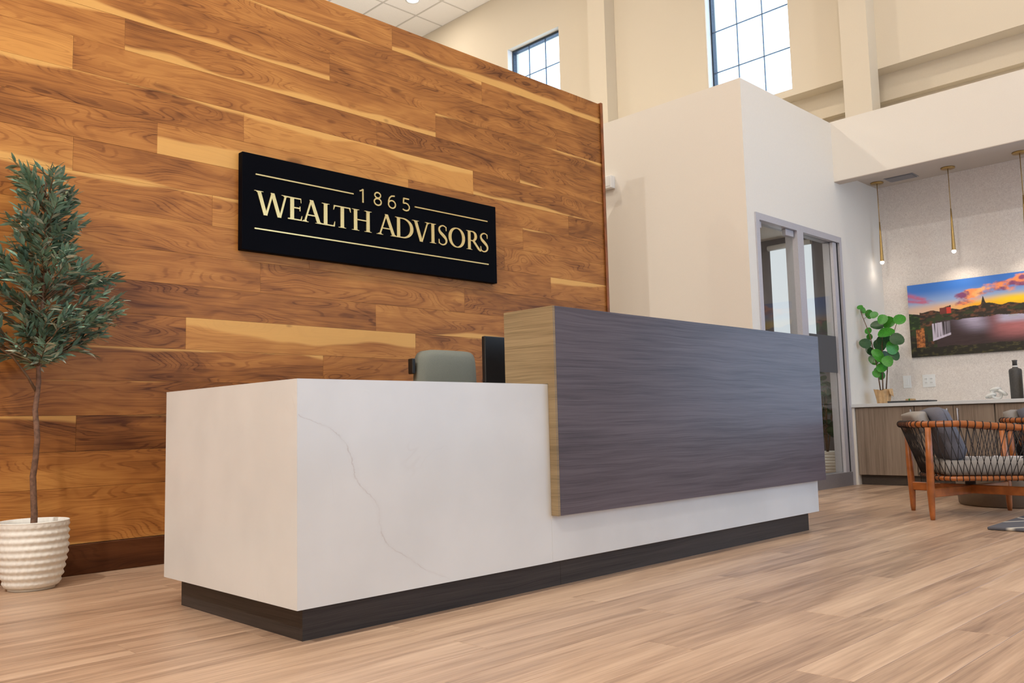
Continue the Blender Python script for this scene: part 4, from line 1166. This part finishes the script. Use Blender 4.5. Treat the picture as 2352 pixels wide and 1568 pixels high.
    wc = lerp(wc, srgb(185, 190, 215)[:3], sst(X, 0.72, 0.84) * sst(v, 0.34, 0.42) * 0.8)
    wc = wc * (0.8 + 0.4 * fbm(X * 14, v * 60, 19))[..., None]
    col = np.where(wat[..., None], wc, col)
    low = v < 0.10 + 0.05 * fbm(X * 8, X * 0, 23) + 0.14 * (X < 0.16)
    col = np.where(low[..., None], lerp(np.zeros(U.shape + (3,)) + np.array(srgb(36, 34, 26)[:3]), srgb(84, 78, 44)[:3], sst(n2, 0.5, 0.85)), col)
    # waterfall and brick pier
    top = 0.44 + 0.12 * (X - 0.2); bot = 0.20 + 0.42 * (X - 0.2)
    fall = (X > 0.205) & (X < 0.37) & (v < top) & (v > bot)
    st = sst(fbm(X * 75, v * 2, 29, 3), 0.28, 0.66) * (1 - 0.75 * sst(X, 0.29, 0.35)) * 0.9
    fc = lerp(np.zeros(U.shape + (3,)) + np.array(srgb(52, 44, 50)[:3]), srgb(215, 205, 222)[:3], np.clip(st + 0.7 * (v < bot + 0.03), 0, 1))
    col = np.where(fall[..., None], fc, col)
    pier = (X > 0.055) & (X < 0.135) & (v < 0.40) & (v > 0.13)
    pc = lerp(np.zeros(U.shape + (3,)) + np.array(srgb(120, 70, 40)[:3]), srgb(200, 124, 66)[:3], sst(fbm(X * 50, v * 40, 31), 0.35, 0.7))
    col = np.where(pier[..., None], pc, col)
    tree = (X < 0.10) & (v > 0.38) & (v < 0.60 - 0.8 * X + 0.03 * n2)
    col = np.where(tree[..., None], lerp(np.zeros(U.shape + (3,)) + np.array(srgb(30, 48, 22)[:3]), srgb(72, 96, 40)[:3], sst(n2, 0.4, 0.8)), col)
    boat = (np.abs(X - 0.90) < 0.035) & (np.abs(v - 0.455) < 0.012); col = np.where(boat[..., None], np.array(srgb(180, 180, 190)[:3]), col)
    verts = [(-0.0205, -U[i, j] * Wd, V[i, j] * Hd) for i in range(nu + 1) for j in range(nv + 1)]
    faces = [(i * (nv + 1) + j, i * (nv + 1) + j + 1, (i + 1) * (nv + 1) + j + 1, (i + 1) * (nv + 1) + j) for i in range(nu) for j in range(nv)]
    me_ = bpy.data.meshes.new('printed_face'); me_.from_pydata(verts, [], faces)
    ca_ = me_.color_attributes.new('print', 'FLOAT_COLOR', 'POINT')
    arr = np.ones((nu + 1, nv + 1, 4), dtype=np.float32); arr[..., :3] = col
    ca_.data.foreach_set('color', arr.reshape(-1))
    t = NT('printed_canvas'); a_ = t.t.nodes.new('ShaderNodeVertexColor'); a_.layer_name = 'print'
    t.col(a_.outputs[0]).p(Roughness=0.45)
    me_.materials.append(t.m)
    art = empty('canvas_picture', (XA - 0.002, y0, z0), label='wide sunset river and waterfall canvas print on the alcove wallpaper', cat='picture')
    B().box(-0.020, 0.0, -Wd, 0, 0, Hd).build('canvas_frame', M_black, art)
    link('printed_face', me_, art)
painting()

# sockets
so = empty('light_switch', (XA - 0.001, 1.009, 0.932), label='white single gang wall switch behind the paper wrapped plant', cat='switch')
B().box(-0.006, 0, -0.037, 0.037, -0.060, 0.060, 0.002).build('cover_plate', M_whiteplastic, so)
B().box(-0.010, -0.0062, -0.017, 0.017, -0.034, 0.034, 0.001).build('rocker', M_whiteplastic, so)
so = empty('wall_socket', (XA - 0.001, 0.807, 0.932), label='white double wall outlet above the slate tray', cat='socket')
B().box(-0.006, 0, -0.058, 0.058, -0.060, 0.060, 0.002).build('cover_plate', M_whiteplastic, so)
for s_ in (-0.024, 0.024):
    rc = B().box(-0.009, -0.0062, s_ - 0.017, s_ + 0.017, -0.034, 0.034, 0.001).build('receptacle', M_whiteplastic, so)
    sl = B()
    for zz in (-0.018, 0.018):
        for yy in (-0.006, 0.006): sl.box(-0.0096, -0.0091, s_ + yy - 0.0015, s_ + yy + 0.0015, zz - 0.005, zz + 0.005)
    sl.build('slots', M_gasket, rc)

# pendants
for i, (py, lab) in enumerate(((1.085, 'slim brass pendant lamp over the leafy plant beside the office'), (0.430, 'slim brass pendant lamp above the canvas print, second from the office'), (-0.165, 'slim brass pendant lamp with its canopy at the far end of the alcove'))):
    z_t = {0: 2.093, 1: 2.097, 2: 2.10}[i]
    p_ = empty('pendant_lamp', (7.06, py, 2.885), label=lab, cat='pendant lamp', group='brass pendant lamps over the alcove counter')
    B().lathe([(0.0, -0.012), (0.058, -0.012), (0.060, -0.008), (0.060, 0.0)], seg=28).build('canopy', M_brass, p_)
    dz = z_t - 2.885
    B().tube([(0, 0, -0.012), (0, 0, dz + 0.395)], 0.0035, 8).build('rod', M_brass, p_)
    B().lathe([(0.005, dz + 0.40), (0.0085, dz + 0.30), (0.017, dz + 0.016), (0.017, dz + 0.012), (0.0, dz + 0.014)], seg=20).build('lamp_shade', M_brass, p_)
    B().lathe([(0.0, dz - 0.018), (0.010, dz - 0.015), (0.018, dz - 0.004), (0.0185, dz + 0.004), (0.015, dz + 0.0115)], seg=20).build('lens', M_lampp, p_)
    d_ = bpy.data.lights.new('pendant_glow', 'SPOT'); d_.energy = (1.0, 8, 8)[i]; d_.color = (1, 0.88, 0.74); d_.spot_size = 2.6; d_.spot_blend = 1.0; d_.shadow_soft_size = 0.02
    o = bpy.data.objects.new('pendant_glow', d_); C.objects.link(o); o.location = (7.06, py, z_t - 0.03)
    d_ = bpy.data.lights.new('pendant_glow', 'POINT'); d_.energy = 0.2; d_.color = (1, 0.92, 0.82); d_.shadow_soft_size = 0.02
    o = bpy.data.objects.new('pendant_glow', d_); C.objects.link(o); o.location = (7.06, py, z_t - 0.04)
# ceiling vent
vt = empty('ceiling_vent', (7.055, 0.85, 2.885), label='grey slatted air vent in the alcove ceiling between two pendant canopies', cat='vent')
B().box(-0.085, 0.085, -0.135, 0.135, -0.004, 0.0, 0.001).build('vent_frame', M_alud, vt)
for i in range(7):
    x = -0.066 + i * 0.022
    B().box(x - 0.008, x + 0.008, -0.12, 0.12, -0.010, -0.0045, 0.001).build('slat', M_alud, vt)

# plant in kraft paper
PX, PY = 6.70, 1.015
pp = empty('potted_rubber_plant', (PX, PY, CT), label='round leafed green plant in a tan paper wrap on the worktop', cat='potted plant')
bb = B()
def paper(u, v):
    a = 2 * PI * u; r = 0.052 + 0.022 * v + 0.005 * math.sin(5 * a + 3 * v) * v + 0.004 * math.sin(9 * a)
    z = 0.13 * v + (0.006 * math.sin(3 * a + 1) + 0.003 * math.sin(7 * a)) * v * v
    return (r * math.cos(a), r * math.sin(a), z)
bb.grid(paper, 48, 8, closed_u=True)
bb.lathe([(0.0, 0.001), (0.052, 0.0012)], seg=48)
bb.build('paper_wrap', M_kraft, pp, smooth=False)
bb = B()
bb.poly([(0.02, -0.078, 0.135), (-0.045, -0.072, 0.130), (-0.055, -0.085, 0.085), (0.0, -0.092, 0.062)], (0.002, -0.003, 0.001))
bb.build('paper_fold', M_kraft, pp)
B().lathe([(0.0, 0.105), (0.066, 0.104)], seg=24).build('soil', M_soil, pp)
def round_leaf(mat):
    bb = B(); bm = bb.bm; n = 14
    c = bm.verts.new((0.5, 0, -0.03)); ring = []
    for i in range(n):
        a = 2 * PI * i / n
        x = 0.5 - 0.5 * math.cos(a); y = 0.43 * math.sin(a) * (1 + 0.12 * math.cos(a))
        ring.append(bm.verts.new((x, y, 0.06 * math.sin(a) ** 2 - 0.08 * x * x + 0.012 * math.sin(3 * a))))
    for i in range(n): bm.faces.new((c, ring[i], ring[(i + 1) % n])).smooth = True
    me_ = bpy.data.meshes.new('leaf'); bm.to_mesh(me_); bm.free(); me_.materials.append(mat); return me_
RL = [round_leaf(M_leafg), round_leaf(M_leafd)]
# (y, z, size, which): centres on a plane through the plant, from the photograph's outline
LV = [(1.178, 1.638, .05, 0), (1.150, 1.605, .055, 0), (1.095, 1.560, .07, 0), (1.050, 1.550, .06, 0), (0.975, 1.500, .08, 0), (0.925, 1.470, .10, 0), (0.818, 1.484, .09, 0), (1.115, 1.408, .06, 0),
      (1.03, 1.450, .09, 1), (0.950, 1.375, .12, 0), (0.975, 1.300, .11, 1), (0.855, 1.305, .10, 1), (1.150, 1.290, .085, 1), (1.105, 1.350, .05, 0), (1.02, 1.265, .10, 1), (1.110, 1.220, .085, 1), (0.905, 1.230, .10, 0), (1.04, 1.170, .11, 0), (0.985, 1.150, .11, 1), (0.895, 1.170, .10, 1),
      (1.085, 1.130, .09, 0), (0.955, 1.110, .09, 0), (1.01, 1.055, .08, 0), (1.065, 1.000, .06, 0), (1.02, 0.985, .07, 0), (1.045, 1.03, .06, 0)]
st = B()
stems = [[(0.0, 0.0, 0.1), (0.01, -0.005, 0.35), (0.005, -0.02, 0.55), (-0.01, -0.05, 0.78)], [(-0.02, 0.01, 0.1), (-0.04, 0.03, 0.40), (-0.07, 0.06, 0.65), (-0.12, 0.11, 0.86)], [(0.02, -0.02, 0.1), (0.02, -0.05, 0.35), (0.01, -0.12, 0.62), (0.0, -0.17, 0.74)]]
for s_ in stems: st.tube(s_, [0.006, 0.0055, 0.004, 0.003], 7)
rp = random.Random(5)
allp = []
for s_ in stems:
    for i in range(3):
        for q in range(6): allp.append(Vector(s_[i]).lerp(Vector(s_[i + 1]), q / 6))
for (ly, lz, sz, kd) in LV:
    sz *= 1.3
    # the listed (y, z) lie on x = 6.7; slide along the sight line keeps them clear of the side wall
    dep = rp.uniform(-0.10, 0.06)
    P0 = Vector((6.7, ly, lz)); dr_ = (P0 - CAM).normalized()
    Pw = P0 + dr_ * dep
    while Pw.y > YB - sz * 0.55 - 0.01: Pw -= dr_ * 0.02
    pl = Pw - Vector((PX, PY, CT))
    near = min(allp, key=lambda q: (q - pl).length + (0.3 if q.z > pl.z else 0))
    d_ = (pl - near); d_.z *= 0.5
    toc = (CAM - Pw).normalized()
    nrm = (toc + Vector((rp.uniform(-.5, .5), rp.uniform(-.5, .5), rp.uniform(-.1, .7)))).normalized()
    x_ = d_ - nrm * d_.dot(nrm); x_ = x_.normalized() if x_.length > 1e-4 else nrm.orthogonal()
    y_ = nrm.cross(x_)
    R_ = Matrix((x_, y_, nrm)).transposed().to_4x4()
    o = bpy.data.objects.new('leaf', RL[kd]); C.objects.link(o); o.parent = pp
    o.matrix_local = Matrix.Translation(pl - x_ * sz * 0.5) @ R_ @ Matrix.Scale(sz, 4)
    st.tube([near, near.lerp(pl, 0.5) + Vector((0, 0, 0.01)), pl - x_ * sz * 0.45], [0.0022, 0.0018, 0.0015], 5)
st.build('stems', M_twig, pp)

# tray
ty = empty('slate_tray', (6.62, 0.73, CT), label='flat dark slate tray on the worktop beside the wrapped plant', cat='tray')
B().box(-0.11, 0.11, -0.175, 0.175, 0.0, 0.008, 0.003).box(-0.11, 0.11, -0.175, -0.170, 0.008, 0.018).box(-0.11, 0.11, 0.170, 0.175, 0.008, 0.018).box(-0.11, -0.105, -0.17, 0.17, 0.008, 0.018).box(0.105, 0.11, -0.17, 0.17, 0.008, 0.018).build('tray_plate', M_tray, ty)
cy = empty('coaster_bundle', (6.60, 0.735, CT + 0.0085), label='small tan bundle lying on the slate tray', cat='coasters')
B().box(-0.03, 0.03, -0.035, 0.035, 0, 0.026, 0.004).build('bundle', M_kraft, cy)
B().box(-0.031, 0.031, -0.006, 0.006, 0.0005, 0.0275, 0.001).build('ribbon', M_leafg, cy)
# bottles
b1 = empty('stoneware_bottle', (6.75, -0.075, CT), label='tall charcoal stoneware bottle with square shoulders on the worktop', cat='bottle')
B().lathe([(0.0, 0.0), (0.044, 0.0), (0.047, 0.004), (0.049, 0.24), (0.045, 0.252), (0.022, 0.262), (0.019, 0.272)], seg=32).build('bottle_body', M_bottle, b1)
B().lathe([(0.0195, 0.265), (0.0205, 0.278), (0.0195, 0.281)], seg=24).build('neck_band', M_ceramic, b1)
B().lathe([(0.018, 0.281), (0.0175, 0.315), (0.021, 0.322), (0.020, 0.328), (0.0, 0.328)], seg=24).build('bottle_neck', M_bottle, b1)
b2 = empty('stoneware_jug', (6.70, -0.222, CT), label='beige stoneware jug beside the charcoal bottle', cat='jug')
B().lathe([(0.0, 0.0), (0.058, 0.0), (0.062, 0.006), (0.063, 0.17), (0.052, 0.205), (0.030, 0.235), (0.024, 0.25), (0.024, 0.275), (0.030, 0.283), (0.0, 0.283)], seg=32).build('jug_body', M_amber, b2)
B().tube([(0.05, 0.0, 0.20), (0.08, 0, 0.225), (0.075, 0, 0.262), (0.028, 0, 0.268)], 0.007, 8).build('handle', M_amber, b2)
kn = empty('ceramic_chain_ornament', (6.78, 0.09, CT), label='white glazed chain link ornament on the worktop by the bottles', cat='ornament')
def ring(bb, c, R_, r_, nrm, seg=22):
    n_ = Vector(nrm).normalized(); u = n_.orthogonal().normalized(); w_ = n_.cross(u)
    bb.tube([Vector(c) + (u * math.cos(2 * PI * i / seg) * R_ * 1.25 + w_ * math.sin(2 * PI * i / seg) * R_) for i in range(seg)], r_, 10, closed=True)
for c, n_ in (((0, 0.045, 0.038), (0.2, 0.3, 1)), ((0, 0.0, 0.048), (0.9, 0.5, 0.1)), ((0.0, -0.045, 0.062), (0.3, -0.5, 0.8)), ((0.0, 0.005, 0.088), (0.2, 0.2, 1))):
    b_ = B(); ring(b_, c, 0.032, 0.012, n_); b_.build('link', M_ceramic, kn)

# plant inside the office seen through the glass
ip = empty('office_floor_plant', (6.95, 1.70, 0), label='dark leafy plant in a ribbed white pot inside the glazed office', cat='potted plant')
ribbed_pot(ip, 0.14, 0.27, 72)
st = B(); rp = random.Random(9)
for i in range(9):
    a = rp.uniform(0, 2 * PI); h = rp.uniform(0.60, 1.05); r_ = rp.uniform(0.05, 0.13)
    e_ = Vector((r_ * math.cos(a), r_ * math.sin(a), 0.25 + h)); s_ = Vector((0, 0, 0.20))
    st.tube([s_, s_.lerp(e_, 0.5) + Vector((0, 0, 0.05)), e_], [0.005, 0.004, 0.002], 5)
    for q in range(6):
        p = s_.lerp(e_, 0.3 + 0.7 * q / 5) + Vector((0, 0, 0.03))
        d_ = Vector((rp.uniform(-1, 1), rp.uniform(-1, 1), rp.uniform(-0.2, 0.5)))
        if (p + d_.normalized() * 0.12).y < -0.28: d_.y = abs(d_.y)
        if (p + d_.normalized() * 0.12).x > 0.26: d_.x = -abs(d_.x)
        o = bpy.data.objects.new('leaf', RL[1]); C.objects.link(o); o.parent = ip
        o.matrix_local = leaf_matrix(p, d_, rp.uniform(0.07, 0.12), rp.uniform(-1, 1))
st.build('stems', M_twig, ip)

# ================================================================== LOUNGE CHAIRS
def lounge_chair():
    root = empty('lounge_chair')
    bx, fxx, hy = -0.28, 0.28, 0.275
    RZ = 0.555
    def rail_z(x): return RZ - 0.045 * max(0.0, (x + 0.1)) / 0.45
    # U-shaped rail: right arm front -> back -> left arm front
    rail = []
    n = 60
    def hoop(s, ax=0.385, ay=0.335, back=-0.345, r=0.20):
        """s 0..1 along right arm, back, left arm; returns x, y"""
        xs = ax - (back + r)
        seglen = [xs, PI / 2 * r, 2 * (ay - r), PI / 2 * r, xs]
        L = sum(seglen); d = s * L
        if d <= seglen[0]: return ax - d, -ay
        d -= seglen[0]
        if d <= seglen[1]:
            a = d / r; return back + r - r * math.sin(a), -ay + r - r * math.cos(a)
        d -= seglen[1]
        if d <= seglen[2]: return back, -ay + r + d
        d -= seglen[2]
        if d <= seglen[3]:
            a = d / r; return back + r - r * math.cos(a), ay - r + r * math.sin(a)
        d -= seglen[3]
        return back + r + d, ay
    top = []
    for i in range(n + 1):
        x, y = hoop(i / n); top.append(Vector((x, y, rail_z(x))))
    B().tube(top, [0.012 if i in (0, n) else 0.0185 for i in range(n + 1)], 12).build('arm_rail', M_teak, root)
    low = []
    for i in range(n + 1):
        x, y = hoop(i / n, 0.31, 0.285, -0.235, 0.13); low.append(Vector((x, y, 0.238)))
    sf = B(); sf.tube(low, 0.014, 8); sf.tube([low[0], low[-1]], 0.014, 8)
    for yy in (-0.12, 0.0, 0.12): sf.tube([(-0.235, yy, 0.238), (0.31, yy, 0.238)], 0.010, 6)
    sf.build('seat_frame', M_teak, root)
    for (x, y) in ((bx, hy), (bx, -hy), (fxx, hy), (fxx, -hy)):
        spl = 1.0
        tx, tyy = (x * 1.0, y + 0.038 * (1 if y > 0 else -1))
        ztop = rail_z(x) - 0.018
        x_t, y_t = tx, tyy
        lg = B()
        pts = [Vector((x, y, 0.0)), Vector((x, y, 0.03)), Vector((x, y, 0.16)), Vector(((x + x_t) / 2, (y + y_t) / 2, 0.32)), Vector((x_t, y_t, ztop))]
        lg.tube(pts, [0.0125, 0.016, 0.0215, 0.0215, 0.0165], 12)
        lg.build('leg', M_teak, root)
    for (a, b, dz) in (((bx, hy), (fxx, -hy), 0.0), ((bx, -hy), (fxx, hy), -0.003)):
        d = Vector((b[0] - a[0], b[1] - a[1], 0)); L = d.length; ang = math.atan2(d.y, d.x)
        Mx = Matrix.Translation(((a[0] + b[0]) / 2, (a[1] + b[1]) / 2, 0.158 + dz)) @ Matrix.Rotation(ang, 4, 'Z')
        B().box(-L / 2 + 0.012, L / 2 - 0.012, -0.013, 0.013, -0.026, 0.026, 0.004, M=Mx).build('stretcher', M_teak, root)
    B().lathe([(0.03, 0.186), (0.03, 0.238), (0.06, 0.240)], seg=12).build('swivel_block', M_cord, root)
    # cord webbing
    cw = B(); N = 48
    def P_(lst, s):
        s = min(max(s, 0), 1); f = s * n; i = min(int(f), n - 1); return lst[i].lerp(lst[i + 1], f - i)
    for i in range(N + 1):
        s = 0.012 + 0.976 * i / N
        c = P_(top, s); t_ = (P_(top, s + 0.01) - P_(top, s - 0.01)).normalized()
        u = t_.cross(Vector((0, 0, 1))).normalized(); w_ = t_.cross(u)
        cw.tube([c + (u * math.cos(2 * PI * q / 12) + w_ * math.sin(2 * PI * q / 12)) * 0.0200 for q in range(12)], 0.0032, 5, closed=True)
        for dlt in (-1.6, 1.6):
            s2 = s + dlt / N
            if 0 <= s2 <= 1:
                a = c + Vector((0, 0, -0.018)); b = P_(low, s2) + Vector((0, 0, 0.0))
                cw.tube([a, b], 0.0021, 4)
                cc = b; t2 = (P_(low, s2 + 0.01) - P_(low, s2 - 0.01)).normalized()
                u2 = t2.cross(Vector((0, 0, 1))).normalized(); w2 = t2.cross(u2)
                if dlt > 0: cw.tube([cc + (u2 * math.cos(2 * PI * q / 10) + w2 * math.sin(2 * PI * q / 10)) * 0.0155 for q in range(10)], 0.0026, 4, closed=True)
    cw.build('cord_webbing', M_cord, root)
    # cushions
    s_ = B(); s_.box(-0.205, 0.315, -0.258, 0.258, 0.254, 0.340, 0.036, 4); s_.build('seat_cushion', M_fabric, root, smooth=True)
    def tilted(bb, lean, cx_, cz_):
        Mx = Matrix.Translation((cx_, 0, cz_)) @ Matrix.Rotation(lean, 4, 'Y') @ Matrix.Rotation(PI / 2, 4, 'Z')
        for v in bb.bm.verts: v.co = Mx @ v.co
        return bb
    b_ = B(); slab(b_, 0, 0, 0.44, 0.42, 0.33, -0.05, 0.095, 0.022, curve=0.0, rad=0.02)
    tilted(b_, -0.36, -0.150, 0.490); bc = b_.build('back_cushion', M_fabricd, root)
    p_ = B()
    per = []
    for i in range(40):
        a = 2 * PI * i / 40; k_ = 0.35
        x = 0.212 * math.copysign(abs(math.cos(a)) ** k_, math.cos(a)); z = 0.158 * math.copysign(abs(math.sin(a)) ** k_, math.sin(a))
        per.append(Vector((x, -0.036, z)))
    p_.tube(per, 0.0045, 6, closed=True); tilted(p_, -0.36, -0.150, 0.490); p_.build('piping', M_fabricd, bc)
    b_ = B(); slab(b_, 0, 0, 0.40, 0.38, 0.13, -0.012, 0.075, 0.018, curve=0.0, rad=0.02)
    tilted(b_, -0.30, -0.262, 0.573); b_.build('head_cushion', M_fabric, root)
    return root
def copy_tree(o, parent=None):
    c = o.copy(); C.objects.link(c); c.parent = parent
    for ch in list(o.children): copy_tree(ch, c)
    return c
ch1 = lounge_chair()
ch1.location = (4.362, -0.420, 0.0); ch1.rotation_euler = (0, 0, math.atan2(-0.86, 0.52))
tag(ch1, 'teak lounge chair with dark cord sides and grey cushions on the bare floor', 'lounge chair', 'teak cord lounge chairs')
ch2 = copy_tree(ch1)
ch2.location = (5.94, -0.55, 0.0); ch2.rotation_euler = (0, 0, math.atan2(-0.99, 0.15))
tag(ch2, 'teak lounge chair beyond the drum table, its back to the cabinets', 'lounge chair', 'teak cord lounge chairs')

# ---- drum table, magazines, rug
dt = empty('drum_coffee_table', (5.17, -0.42, 0), label='round taupe drum coffee table behind the nearer lounge chair', cat='coffee table')
B().lathe([(0.0, 0.0), (0.315, 0.0), (0.325, 0.01), (0.345, 0.27), (0.0, 0.27)], seg=56).build('drum_base', M_taupe, dt)
B().lathe([(0.0, 0.2705), (0.360, 0.2705), (0.366, 0.276), (0.366, 0.296), (0.360, 0.300), (0.0, 0.300)], seg=56).build('tabletop', M_black, dt)
mcol = [plain('magazine_cover_pale', srgb(200, 196, 200), 0.4, nz=0.1, nscale=15), plain('magazine_cover_rose', srgb(190, 158, 158), 0.4, nz=0.2, nscale=12), plain('magazine_cover_blue', srgb(150, 165, 200), 0.4, nz=0.2, nscale=12)]
mags = [(5.02, -0.28, 0.3005, 0.5, 0, 'pale magazine nearest the table rim, topmost of its fan'), (5.16, -0.42, 0.3005, -0.1, 1, 'rose covered magazine flat in the middle of the drum table'), (5.30, -0.60, 0.3005, 0.9, 2, 'blue covered magazine on the far side of the drum table')]
mags[0] = (5.05, -0.22, 0.3005, 0.5, 0, 'pale magazine close to the drum table rim beside the lounge chair')
for x, y, z, a, mi, lab in mags:
    mg = empty('magazine', (x, y, z), a, label=lab, cat='magazine', group='magazines on the drum table')
    B().box(-0.075, 0.075, -0.10, 0.10, 0.0, 0.009, 0.001).build('cover', mcol[mi], mg)
    pg = B()
    pg.grid(lambda u, v: (-0.073 + 0.146 * u, -0.098 + 0.196 * v, 0.0095 + 0.012 * math.sin(u * PI) ** 0.7), 10, 2); pg.build('open_page', mcol[0], mg)

def rug_mat():
    t = NT('rug_woven'); P = t.obj()
    x, y, z = t.sep(P)
    w_ = t.noise(P, 1.4, 1.0)
    s1 = t.math('SINE', t.math('ADD', t.math('MULTIPLY', t.math('ADD', x, t.math('MULTIPLY', y, 1.6)), 7.0), t.math('MULTIPLY', w_, 3.0)))
    s2 = t.math('SINE', t.math('ADD', t.math('MULTIPLY', t.math('SUBTRACT', x, t.math('MULTIPLY', y, 1.2)), 5.0), t.math('MULTIPLY', w_, 2.0)))
    l1 = t.ss(t.math('ABSOLUTE', s1), 0.0, 0.28, 1.0, 0.0)
    l2 = t.ss(t.math('ABSOLUTE', s2), 0.0, 0.16, 1.0, 0.0)
    ln = t.math('MAXIMUM', l1, l2)
    n = t.noise(P, 500.0, 2.0)
    c = t.mix(ln, srgb(92, 92, 100), srgb(222, 216, 204))
    c = t.mix(t.math('MULTIPLY', n, 0.3), c, srgb(60, 60, 66))
    t.col(c).p(Roughness=0.95); t.bump(n, 0.6, 0.003); return t.m
for c_ in ch1.children:
    # the front leg that stands on the rug stops at the rug's surface
    if c_.name.startswith('leg') and c_.data.vertices[0].co.x > 0 and c_.data.vertices[0].co.y < 0:
        c_.data = c_.data.copy()
        for v_ in c_.data.vertices:
            if v_.co.z < 0.0178: v_.co.z = 0.0178
rg = empty('area_rug', (4.24, -1.9, 0), label='grey rug with off white curved lines in front of the lounge chair', cat='rug')
B().box(-0.56, 0.54, -1.25, 1.20, 0.0005, 0.0175, 0.007, 3).build('rug_pile', rug_mat(), rg, smooth=True)
print('planks', npl, 'leaves', len(leafs), 'objects', len(bpy.data.objects))
